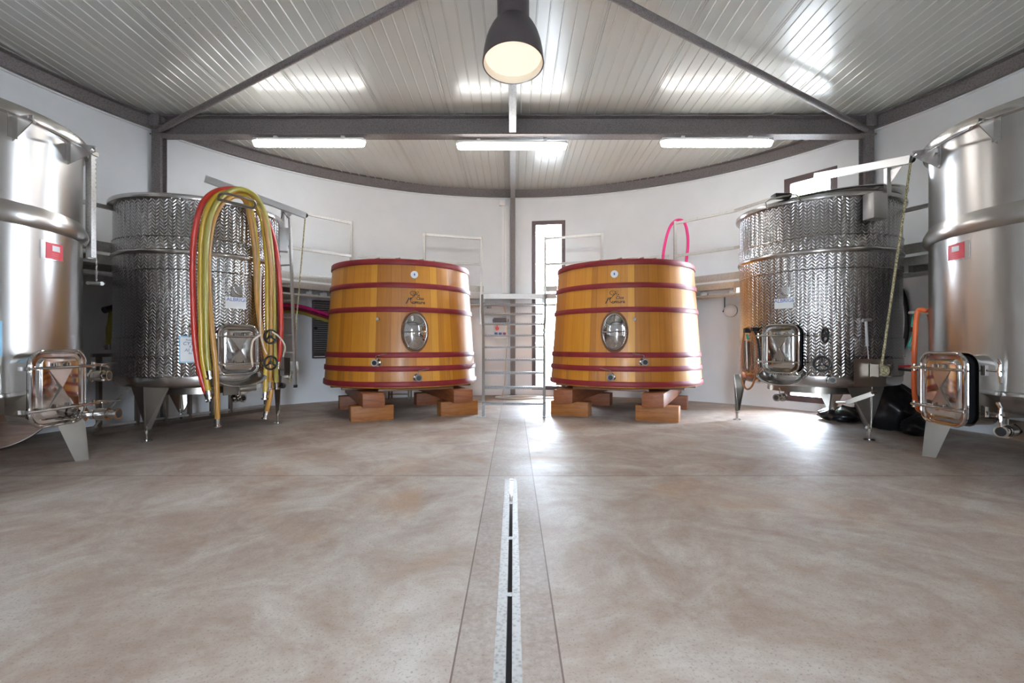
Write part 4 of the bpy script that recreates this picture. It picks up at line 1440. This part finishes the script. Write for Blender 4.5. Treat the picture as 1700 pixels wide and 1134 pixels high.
# red data plates
for nm, c, px, py, par in (('l', OL, 86.5, 417, ol), ('r', OR_, 1591, 417, orr_)):
    rb = .987
    x, y, a = hit(*c, rb, px); z = zat(py, y)
    s = 1 if nm == 'r' else -1
    bm = rect_on(*c, rb + .001, a, .215, z - .075, z + .075, .006); pl = obj('plate_holder', bm, M_plain, par)
    a2 = a - s * (-.022) * -1 if False else a + (-.018 if nm == 'r' else .018)
    bm = rect_on(*c, rb + .008, a2, .165, z - .066, z + .066, .002); obj('red_plate', bm, M_redlabel, pl)
    bm = rect_on(*c, rb + .0105, a2 + (.01 if nm == 'l' else 0), .075, z + .0, z + .045, .001)
    rr = rb + .0108
    for j, (dz_, s_) in enumerate(((-.018, 'SERBATOIO'), (-.034, 'INOX 18/10'), (-.050, 'LITRI 5000'))):
        def wr(co, dz_=dz_): aa = a2 + (co.x - .0) / rr; q_ = rr - co.y; return Vector((c[0] + q_ * math.cos(aa), c[1] + q_ * math.sin(aa), z + co.z + dz_))
        merge(bm, text_bm('. .. . ... .. ..', .016, None, .0004, wrap=wr))
    obj('print', bm, M_paper, pl)

# rim brackets with their rods
def rim_bracket(par, c, zr, pxs, s):
    rb = .987
    for px, big in pxs:
        x, y, a = hit(*c, rb, px); Mb = frame(x, y, zr - .09, a)
        b_ = new()
        plate4(b_, [Mb @ Vector(p) for p in ((0, 0, .0), (0, -.20, -.01), (0, -.20, -.06), (0, 0, -.19))], .006)
        box(b_, (0, -.004, -.08), (.06, .006, .17), Mb)
        cyl(b_, (-.02, -.17, -.035), (.03, -.17, -.035), .016, 12, Mb)
        obj('rim_bracket', b_, M_plain, par, sharp=20)
rim_bracket(ol, OL, 2.92, ((20, 1), (112, 1)), -1)
rim_bracket(orr_, OR_, 2.95, ((1655, 1), (1560, 1)), 1)
b_ = new(); tube(b_, [P(58, 203, 3.55), P(104, 228, 3.85), P(146, 250, 4.3)], .011, 8); cyl(b_, P(140, 247, 4.28), P(152, 252, 4.34), .022, 10)
obj('lid_rod', b_, M_plain, ol)
b_ = new(); tube(b_, [P(1612, 212, 3.65), P(1575, 232, 3.95), P(1532, 257, 4.45)], .011, 8)
plate4(b_, [P(1524, 258, 4.5), P(1536, 250, 4.45), P(1560, 254, 4.25), P(1536, 262, 4.42)], .012)
obj('lid_rod', b_, M_plain, orr_)
# upright beside the left tall tank
b_ = new(); x, y = P(151, 0, 4.62).x, 4.62
up = thing('steel_upright', (x, y, 0), 'square steel upright with a short chain beside the left tall tank', 'post')
box(b_, (x, y, (zat(428, y) + zat(257, y)) / 2), (.055, .055, zat(257, y) - zat(428, y))); obj('post', b_, M_rail, up)
b_ = new(); box(b_, (x + .0, y, zat(255, y)), (.09, .07, .04)); obj('head', b_, M_leg, up)
b_ = new()
for j in range(14):
    p_ = P(158, 262, 4.64) + Vector((0, 0, -.022 * j)); tube(b_, [p_ + Vector(((.006 if j % 2 else 0) * math.cos(t), (0 if j % 2 else .006) * math.cos(t), .014 * math.sin(t))) for t in [2 * PI * i / 8 for i in range(8)]], .002, 5, closed=True)
for j in range(10):
    p_ = P(160, 430, 4.64) + Vector((0, 0, -.022 * j)); tube(b_, [p_ + Vector(((.006 if j % 2 else 0) * math.cos(t), (0 if j % 2 else .006) * math.cos(t), .014 * math.sin(t))) for t in [2 * PI * i / 8 for i in range(8)]], .002, 5, closed=True)
obj('chain', b_, M_leg, up)
b_ = new(); sq(b_, (x, y, zat(425, y)), (-5.22, 4.9, zat(425, y)), .05, .05); obj('arm', b_, M_rail, up)

# bottom outlets of the tall tanks
def ball_valve_side(par, p0, d, ln, col=M_polish):
    b_ = new(); p0 = Vector(p0); d = Vector(d).normalized()
    tube(b_, [p0, p0 + d * ln], .026, 14); tube(b_, [p0 + d * .02, p0 + d * .035], .055, 4); 
    for t0, t1, rr in ((.25, .40, .042), (.45, .75, .052), (.8, .98, .036), (.98, 1.05, .046)):
        tube(b_, [p0 + d * ln * t0, p0 + d * ln * t1], rr, 18)
    o = obj('outlet_valve', b_, col, par)
    b_ = new(); tube(b_, [p0 + d * ln * 1.051, p0 + d * ln * 1.06], .034, 16); obj('outlet', b_, M_black, o)
    b_ = new(); q_ = p0 + d * ln * .6; tube(b_, [q_, q_ + Vector((0, 0, .10)), q_ + Vector((0, 0, .12)) + d * .14], .008, 8); obj('lever', b_, M_polish, o)
b1 = P(140, 688, 4.2)
ball_valve_side(ol, P(136, 688, 4.05), (1, .12, 0), .27)
ball_valve_side(ol, P(146, 624, 4.35), (1, .2, 0), .16)
ball_valve_side(orr_, P(1688, 714, 3.75), (-.9, -.35, 0), .21)
b_ = new(); box(b_, tuple(P(1688, 714, 3.76)), (.012, .16, .15)); obj('outlet_bracket', b_, M_leg, orr_)
b_ = new(); box(b_, tuple(P(1690, 682, 4.1)), (.2, .02, .12)); obj('under_box', b_, M_leg, orr_)

# pale blue sticker at the frame edge on the left tank
x, y, a = hit(*OL, .987, -4); bm = rect_on(*OL, .990, a, .05, zat(592, y), zat(533, y), .003); obj('blue_sticker', bm, M_blueframe, ol)

# orange hose and green cord hung on a peg of the right tall tank
b_ = new(); pk = [P(1509, 519, 4.85), P(1551, 520, 4.68)]
x, y, a = hit(*OR_, .987, 1545)
tube(b_, [pk[0], P(1530, 519.5, 4.76), P(1548, 520, 4.68), Vector((4.02, 4.62, pk[1].z))], .016, 10); obj('hose_peg', b_, M_white_metal, orr_)
c3 = catmull([P(1523, 519, 4.76), P(1519, 560, 4.76), P(1517.5, 610, 4.76), P(1518, 650, 4.76), P(1523, 676, 4.76), P(1530, 682, 4.76), P(1537, 676, 4.76), P(1543, 650, 4.76), P(1546, 600, 4.75), P(1546, 555, 4.75), P(1544, 524, 4.74), P(1534, 515, 4.72)], 6, True)
t_ = thing('orange_hose', min(c3, key=lambda p: p.z), 'orange hose loop hanging from a peg beside the right tall tank', 'hose')
bm = new(); tube(bm, c3, .022, 12, closed=True); obj('hose_body', bm, M_orange, t_)
c3 = catmull([P(1518, 520, 4.82), P(1514, 535, 4.8), P(1516, 552, 4.8), P(1511, 566, 4.82), P(1508, 575, 4.8), P(1513, 577, 4.8), P(1518, 565, 4.78), P(1516, 585, 4.8), P(1517, 600, 4.8)], 6)
t_ = thing('green_cord', c3[-1], 'thin green cord knotted beside the orange hose', 'cord')
bm = new(); tube(bm, c3, .007, 8); obj('cord_body', bm, M_green, t_)
bm = new(); box(bm, tuple(P(1514, 547, 4.8)), (.03, .02, .04)); box(bm, tuple(P(1516, 581, 4.8)), (.025, .02, .03)); obj('toggle', bm, M_black, t_)
# red and black grips of a tool hooked on the same peg side
t_ = thing('cable_grip', P(1505, 611, 5.0), 'red and black plastic grip sticking out behind the orange hose', 'tool')
bm = new(); tube(bm, [P(1493, 608, 5.5), P(1512, 608, 5.2), P(1522, 610, 5.0)], .014, 8); obj('upper_grip', bm, M_redknob, t_)
bm = new(); tube(bm, [P(1493, 613, 5.5), P(1512, 615, 5.2), P(1522, 614, 5.0)], .014, 8); obj('lower_grip', bm, M_black, t_)
# grey cable on the wall right of the right ribbed tank
c3 = catmull([Vector(hit(*RC, RW - .03, px_, True)[:2] + (0,)) + Vector((0, 0, zat(py_, hit(*RC, RW - .03, px_, True)[1]))) for px_, py_ in ((1496, 480), (1503, 500), (1506, 530), (1503, 565), (1494, 588))], 6)
bm = new(); tube(bm, c3, .028, 8); solo('wall_cable', bm, M_rubber, 'curved dark grey cable on the wall between the two right-hand tanks', 'cable')


def WP(px, py, off=.03):
    """a point on the round wall behind pixel px, py"""
    x, y, _ = hit(*RC, RW - off, px, True); return Vector((x, y, zat(py, y)))
def WM(px, py, off=.0):
    p = WP(px, py, off); a = math.atan2(RC[1] - p.y, RC[0] - p.x); return frame(p.x, p.y, p.z, a)
#@@PART3
# ------------------------------------------------------------------ things on and near the wall
# hanging aluminium ladder
lad = thing('aluminium_ladder', P(486, 640, 6.95), 'narrow aluminium ladder hooked beside the left ribbed tank, hanging clear of the floor', 'ladder')
T0, T1 = P(481, 362, 6.85), P(490.5, 640, 6.95)
W_ = Vector((-.36, .10, 0))
for s in (0, 1):
    bm = new(); sq(bm, T0 + W_ * s, T1 + W_ * s, .028, .05); obj('stile', bm, M_rail, lad)
    bm = new(); sq(bm, T1 + W_ * s - Vector((0, 0, .03)), T1 + W_ * s + Vector((0, 0, .01)), .034, .056); obj('rubber_foot', bm, M_rubber, lad)
for py in (379, 408, 439, 470, 498, 527, 556, 585, 614):
    t = (py - 362) / (640 - 362); p = T0 + (T1 - T0) * t
    bm = new(); tube(bm, [p, p + W_], .012, 8); obj('rung', bm, M_rail, lad)
bm = new(); tube(bm, [T0 + Vector((0, 0, -.02)), T0 + Vector((-.05, -.1, .06)), Vector((-3.28, 6.78, 2.80))], .010, 8); obj('hook', bm, M_leg, lad)

# hoses stored along the wall, left of the left vat
for i, (m_, dy, lb) in enumerate(((M_pink, 0, 'top magenta hose of the three slung along the wall left of the left vat'), (M_wine, 6, 'middle wine-red hose slung along the wall left of the left vat'), (M_olive, 11, 'lowest greenish hose slung along the wall left of the left vat'))):
    c3 = catmull([WP(440, 508 + dy, .12), WP(475, 506 + dy, .12), WP(500, 509 + dy * .95, .12), WP(522, 515 + dy * 1.0, .12), WP(545, 522 + dy * 1.0, .12), WP(575, 530 + dy, .12)], 5)
    bm = new(); tube(bm, c3, .030, 10); solo('wall_hose', bm, m_, lb, 'hose', 'hoses slung along the left wall')
# louvred grille
Mg = WM(537, 547, .0)
lv = thing('louvred_grille', Mg.to_translation(), 'tall dark louvred ventilation grille on the wall left of the left vat', 'ventilation grille')
bm = new()
for s in (-1, 1): box(bm, (s * .20, -.02, 0), (.03, .04, 1.10), Mg)
for s in (-1, 1): box(bm, (0, -.02, s * .54), (.40, .04, .03), Mg)
obj('frame', bm, M_frame, lv)
bm = new()
for k_ in range(26):
    z = -.51 + k_ * .0408
    vs = [bm.verts.new(Mg @ Vector(p)) for p in ((-.185, -.036, z), (.185, -.036, z), (.185, -.006, z + .03), (-.185, -.006, z + .03), (-.185, -.036, z + .006), (.185, -.036, z + .006), (.185, -.006, z + .036), (-.185, -.006, z + .036))]
    for f_ in ((0, 1, 2, 3), (7, 6, 5, 4), (0, 4, 5, 1), (3, 2, 6, 7)): bm.faces.new([vs[i] for i in f_])
obj('slats', bm, M_leg, lv)
bm = new(); Mx = WM(523, 545); cyl(bm, (0, 0, 0), (0, -.04, 0), .035, 14, Mx); solo('wall_button', bm, M_black, 'small round black fitting on the wall beside the louvred grille', 'wall fitting')

# hose end and stub pipes on the wall between the two left tanks
c3 = catmull([WP(186, 512, .1), WP(184, 530, .1), WP(181, 550, .1), WP(181, 572, .1)], 5)
t_ = thing('short_hose', c3[-1], 'short greenish hose hanging on the wall between the two left tanks', 'hose')
bm = new(); tube(bm, c3, .035, 10); obj('hose_body', bm, M_olive, t_)
bm = new(); tube(bm, [c3[-1], c3[-1] - Vector((0, 0, .07))], .045, 12); tube(bm, [c3[-1] + Vector((-.06, 0, -.03)), c3[-1] + Vector((.06, 0, -.03))], .012, 8); obj('coupling', bm, M_leg, t_)
bm = new(); tube(bm, [WP(196, 506, .1), WP(184, 512, .12), WP(173, 515, .14)], [.03, .04, .045], 12); obj('upper_coupling', bm, M_rubber, t_)
bm = new(); a_ = WP(140, 470, .02); b_2 = P(169, 471, 5.2); tube(bm, [WP(172, 470, .0), P(169, 471, 5.25)], .022, 10); tube(bm, [P(168, 471, 5.3), P(146, 470, 5.0)], .018, 10); solo('hose_rail', bm, M_rail, 'thin pale steel peg rail on the wall right of the left tall tank', 'rail')

# low steel frame standing behind the left ribbed tank
fr_ = thing('steel_floor_frame', WP(290, 690, .4), 'low steel frame with uprights on the floor behind the left ribbed tank', 'steel frame')
A_, B_ = Vector((-4.62, 5.30, .04)), Vector((-4.28, 8.10, .04))
A_ = P(150, 706, 880 / 134.5); A_ = Vector((A_.x, A_.y, .04)); B_ = P(432, 673, 880 / 101.); B_ = Vector((B_.x, B_.y, .04))
A_, B_ = Vector((-5.03, 5.75, .04)), Vector((-4.02, 7.95, .04))
bm = new(); sq(bm, A_, B_, .05, .05); obj('lower_rail', bm, M_leg, fr_)
bm = new(); sq(bm, A_ + Vector((0, 0, .07)), B_ + Vector((0, 0, .07)), .025, .025); obj('upper_rail', bm, M_rail, fr_)
for t in (.03, .2, .34, .47, .6, .72, .97):
    p = A_ + (B_ - A_) * t
    bm = new(); sq(bm, p, p + Vector((0, 0, .95)), .04, .05); obj('upright', bm, M_leg, fr_)
bm = new(); sq(bm, A_ + Vector((0, 0, .93)), B_ + Vector((0, 0, .93)), .04, .04); obj('top_rail', bm, M_leg, fr_)
bm = new(); tube(bm, [A_ + Vector((.05, -.02, .08)), A_ + (B_ - A_) * .25 + Vector((0, -.05, .75))], .014, 8); obj('brace', bm, M_rail, fr_)

# round brown disc leaning on the wall at the far left
dc = Vector((-5.42, 4.95, .585))
Md = frame(dc.x, dc.y, dc.z, math.radians(-50)) @ Matrix.Rotation(math.radians(-4), 4, 'X')
dsk = thing('round_wooden_lid', (dc.x, dc.y, 0), 'large round reddish-brown wooden lid with a pale rim, standing behind the left tall tank', 'vat lid')
bm = new(); loops(bm, [[(.565 * math.cos(t), y, .565 * math.sin(t)) for t in [2 * PI * i / 64 for i in range(64)]] for y in (.02, -.02)], Md, cap0=True); obj('boards', bm, M_vatbase, dsk)
bm = new(); tube(bm, [(.57 * math.cos(t), 0, .57 * math.sin(t)) for t in [2 * PI * i / 64 for i in range(64)]], .014, 8, Md, closed=True); obj('rim', bm, M_leg, dsk)
bm = new(); sq(bm, (-.36, -.03, -.30), (.36, -.03, .30), .06, .03, Md, up=Vector((0, 0, 1))); sq(bm, (.36, -.03, -.30), (-.36, -.03, .30), .06, .03, Md); obj('cross_batten', bm, M_vatbase, dsk)

# steel stool glimpsed under the left vat
sx, sy_ = P(662, 0, 9.7).x, 9.7
so = thing('step_stool', (sx, sy_, 0), 'small steel step stool seen under the left wooden vat near the back wall', 'stool')
for s in (-1, 1):
    for d in (0, .25):
        bm = new(); sq(bm, (sx + s * .2, sy_ + d, 0), (sx + s * .19, sy_ + d, .5), .03); obj('leg', bm, M_leg, so)
bm = new(); sq(bm, (sx - .2, sy_, .10), (sx + .2, sy_, .10), .02); obj('cross_bar', bm, M_leg, so)
bm = new(); box(bm, (sx, sy_ + .12, .51), (.44, .3, .03)); obj('top', bm, M_leg, so)
for px, lb in ((624, 'left'), (1077, 'right')):
    x = P(px, 0, 9.6).x
    bm = new(); box(bm, (x, 9.35 if px == 624 else 9.35, 1.0), (.07, .07, 2.0))
    p_ = solo('gallery_leg', bm, M_galv, 'square steel leg carrying the gallery, seen under the %s wooden vat' % lb, 'post', 'gallery legs')

# conduit, junction box, switch cabinet
M1 = WM(840, 415)
bm = new(); p0, p1 = WP(839.5, 490, .025), WP(839.5, 345, .025)
x = (839.5 - 852) / 800 * 10.45
for dx in (-.055, 0, .055): box(bm, (x + dx, 10.455, (zat(487, 10.45) + zat(342, 10.45)) / 2), (.05, .05, zat(342, 10.45) - zat(487, 10.45)))
solo('cable_trunking', bm, M_white, 'white vertical cable trunking on the back wall just left of the centre column', 'cable trunking')
bm = new(); box(bm, ((834 - 852) / 800 * 10.44, 10.44, zat(337, 10.45)), (.13, .08, .13), bev=.01)
solo('junction_box', bm, M_white, 'small white junction box at the top of the cable trunking', 'junction box')
Y_ = 10.33
sb = thing('switch_cabinet', P(831, 560, Y_), 'white socket cabinet with red knob and dark hood, seen through the stair', 'switch cabinet')
cx_, cw = (831 - 852) / 800 * Y_, .30
bm = new(); box(bm, (cx_, Y_ + .08, (zat(562, Y_) + zat(536, Y_)) / 2), (cw, .16, zat(536, Y_) - zat(562, Y_)), bev=.012); obj('box', bm, M_white, sb)
bm = new(); box(bm, (cx_, Y_ + .06, zat(532, Y_)), (cw + .04, .2, .06)); box(bm, (cx_, Y_ + .08, zat(528.5, Y_)), (cw, .16, .02)); obj('hood', bm, M_frame, sb)
bm = new(); cyl(bm, (cx_ - .07, Y_ - .0, zat(545.5, Y_)), (cx_ - .07, Y_ - .045, zat(545.5, Y_)), .042, 24); box(bm, (cx_ - .07, Y_ - .03, zat(542, Y_)), (.02, .04, .06)); obj('knob', bm, M_redknob, sb)
for i, mm in enumerate((M_socket, M_socket, M_wine)):
    bm = new(); box(bm, (cx_ - .095 + i * .09, Y_ - .015, zat(554, Y_)), (.065, .04, .05), bev=.008); obj('socket', bm, mm, sb)
bm = new(); xx = (812 - 852) / 800 * 10.4; box(bm, (xx, 10.40, zat(510, 10.4)), (.10, .06, .055), bev=.01); solo('wall_socket', bm, M_leg, 'small grey socket on the back wall above the switch cabinet', 'socket')
# supply lead down to the floor, coil on the floor
Z0 = .012
c3 = catmull([P(836, 508, 10.3), P(841, 525, 10.3), P(842, 545, 10.25), P(841.5, 575, 10.25), P(840, 610, 10.2), P(838, 640, 10.15), Vector(((834 - 852) / 800 * 9.95, 9.95, .05)), Vector(((835 - 852) / 800 * 9.75, 9.75, Z0)), Vector((.0, 9.62, Z0)), Vector((.5, 9.7, Z0)), Vector((.95, 9.85, Z0))], 6)
bm = new(); tube(bm, c3, .012, 8); solo('supply_cable', bm, M_clear, 'pale cable dropping from the gallery to the floor behind the stair', 'cable')
c3 = [Vector((.12 + .48 * math.cos(t), 9.86 + .20 * math.sin(t), Z0 + .012)) for t in [2 * PI * i / 40 for i in range(40)]]
bm = new(); tube(bm, c3, .016, 8, closed=True); solo('floor_hose', bm, M_white, 'white hose loop lying on the floor behind the stair', 'hose')

# magenta hose over the rail behind the right vat
Yp = 8.93
c3 = catmull([P(1101, 455, Yp), P(1100.5, 430, Yp), P(1103, 410, Yp), P(1109, 385, Yp), P(1117, 370, Yp - .02), P(1128, 365, Yp - .05), P(1137, 371, Yp - .03), P(1141.5, 390, Yp), P(1142, 410, Yp), P(1139.5, 432, Yp), P(1139, 455, Yp)], 6)
bm = new(); tube(bm, c3, .026, 12); solo('magenta_hose', bm, M_pink, 'bright magenta hose looped over the gallery rail above the right vat', 'hose')

# bulkhead lamp and wires on the right wall
Mb_ = WM(1214, 516)
bl = thing('bulkhead_lamp', Mb_.to_translation(), 'round glass bulkhead lamp on the wall left of the right ribbed tank', 'wall lamp')
bm = new(); cyl(bm, (0, 0, 0), (0, -.05, 0), .118, 28, Mb_); obj('base_plate', bm, M_leg, bl)
bm = new(); loops(bm, [[(.115 * math.cos(e) * math.cos(t), -.05 - .08 * math.sin(e), .115 * math.cos(e) * math.sin(t)) for t in [2 * PI * i / 28 for i in range(28)]] for e in [PI / 2 * j / 7 for j in range(7)]], Mb_); obj('glass_dome', bm, M_white, bl)
bm = new(); tube(bm, [WP(1203, 492, .03), WP(1203, 512, .03), WP(1200, 518, .05)], .010, 8); solo('lamp_cable', bm, M_rubber, 'dark cable running down to the bulkhead lamp', 'cable')
bm = new(); Mx = WM(1487, 463); box(bm, (0, -.03, 0), (.13, .06, .06), Mx, bev=.008); solo('wall_vent', bm, M_leg, 'small dark square fitting on the wall between the right-hand tanks', 'wall fitting')
for i, (px, py) in enumerate(((1168, 482), (1214, 477), (514, 497), (537, 481))):
    x, y = on_edge(px - 852); q_ = Vector((x, y, 0)); q_ = q_ * 1.02; q_.z = 2.0
    bm = new(); cyl(bm, q_ + Vector((-.05, 0, 0)), q_ + Vector((.05, 0, .01)), .035, 12); cyl(bm, q_, q_ + Vector((0, 0, .06)), .015, 8)
    solo('clamp_light', bm, M_white, ('small white clip lamp under the gallery edge, ' + ('nearer the right vat', 'nearer the right ribbed tank', 'nearer the left ribbed tank', 'nearer the left vat')[i]), 'clip lamp', 'clip lamps under the gallery')

# black bin bags and cuttings behind the right ribbed tank
def bag(c, sx, sy_, sz, seed, label):
    rnd = random.Random(seed); bm = new()
    bmesh.ops.create_icosphere(bm, subdivisions=4, radius=1)
    ph = [rnd.uniform(0, 6.28) for _ in range(8)]
    for v_ in bm.verts:
        p = v_.co.copy(); th = math.atan2(p.y, p.x)
        k_ = 1 + .07 * math.sin(3 * th + ph[0]) + .05 * math.sin(7 * th + 4 * p.z + ph[1]) + .035 * math.sin(13 * th - 6 * p.z + ph[2]) + .03 * math.sin(9 * p.z + 5 * th + ph[3])
        z = max(p.z, -.72)
        nar = 1 - .35 * max(0, p.z) ** 2
        v_.co = Vector((c[0] + p.x * sx * k_ * nar, c[1] + p.y * sy_ * k_ * nar, (z + .72) / 1.72 * sz * (1 + .04 * math.sin(6 * th + ph[4]) * (p.z > 0))))
    return solo('bin_bag', bm, M_bag, label, 'bin bag', 'black bags behind the right ribbed tank', sharp=50)
bag((4.97, 6.35, 0), .34, .36, .62, 3, 'tall full black bin bag against the wall behind the right ribbed tank')
bag((4.98, 5.86, 0), .24, .22, .24, 5, 'low black bin bag lying in front of the tall one, nearest the right tall tank')
bag((4.75, 6.98, 0), .30, .26, .20, 8, 'flat shiny black bin bag seen between the legs of the right ribbed tank')
c3 = catmull([P(1398, 674, 6.6), P(1415, 678, 6.5), P(1440, 676, 6.45), P(1470, 668, 6.3)], 5)
bm = new(); tube(bm, [Vector((p.x, p.y, p.z)) for p in c3], .018, 8); solo('black_pipe', bm, M_rubber, 'black plastic pipe lying over the bags behind the right ribbed tank', 'pipe')
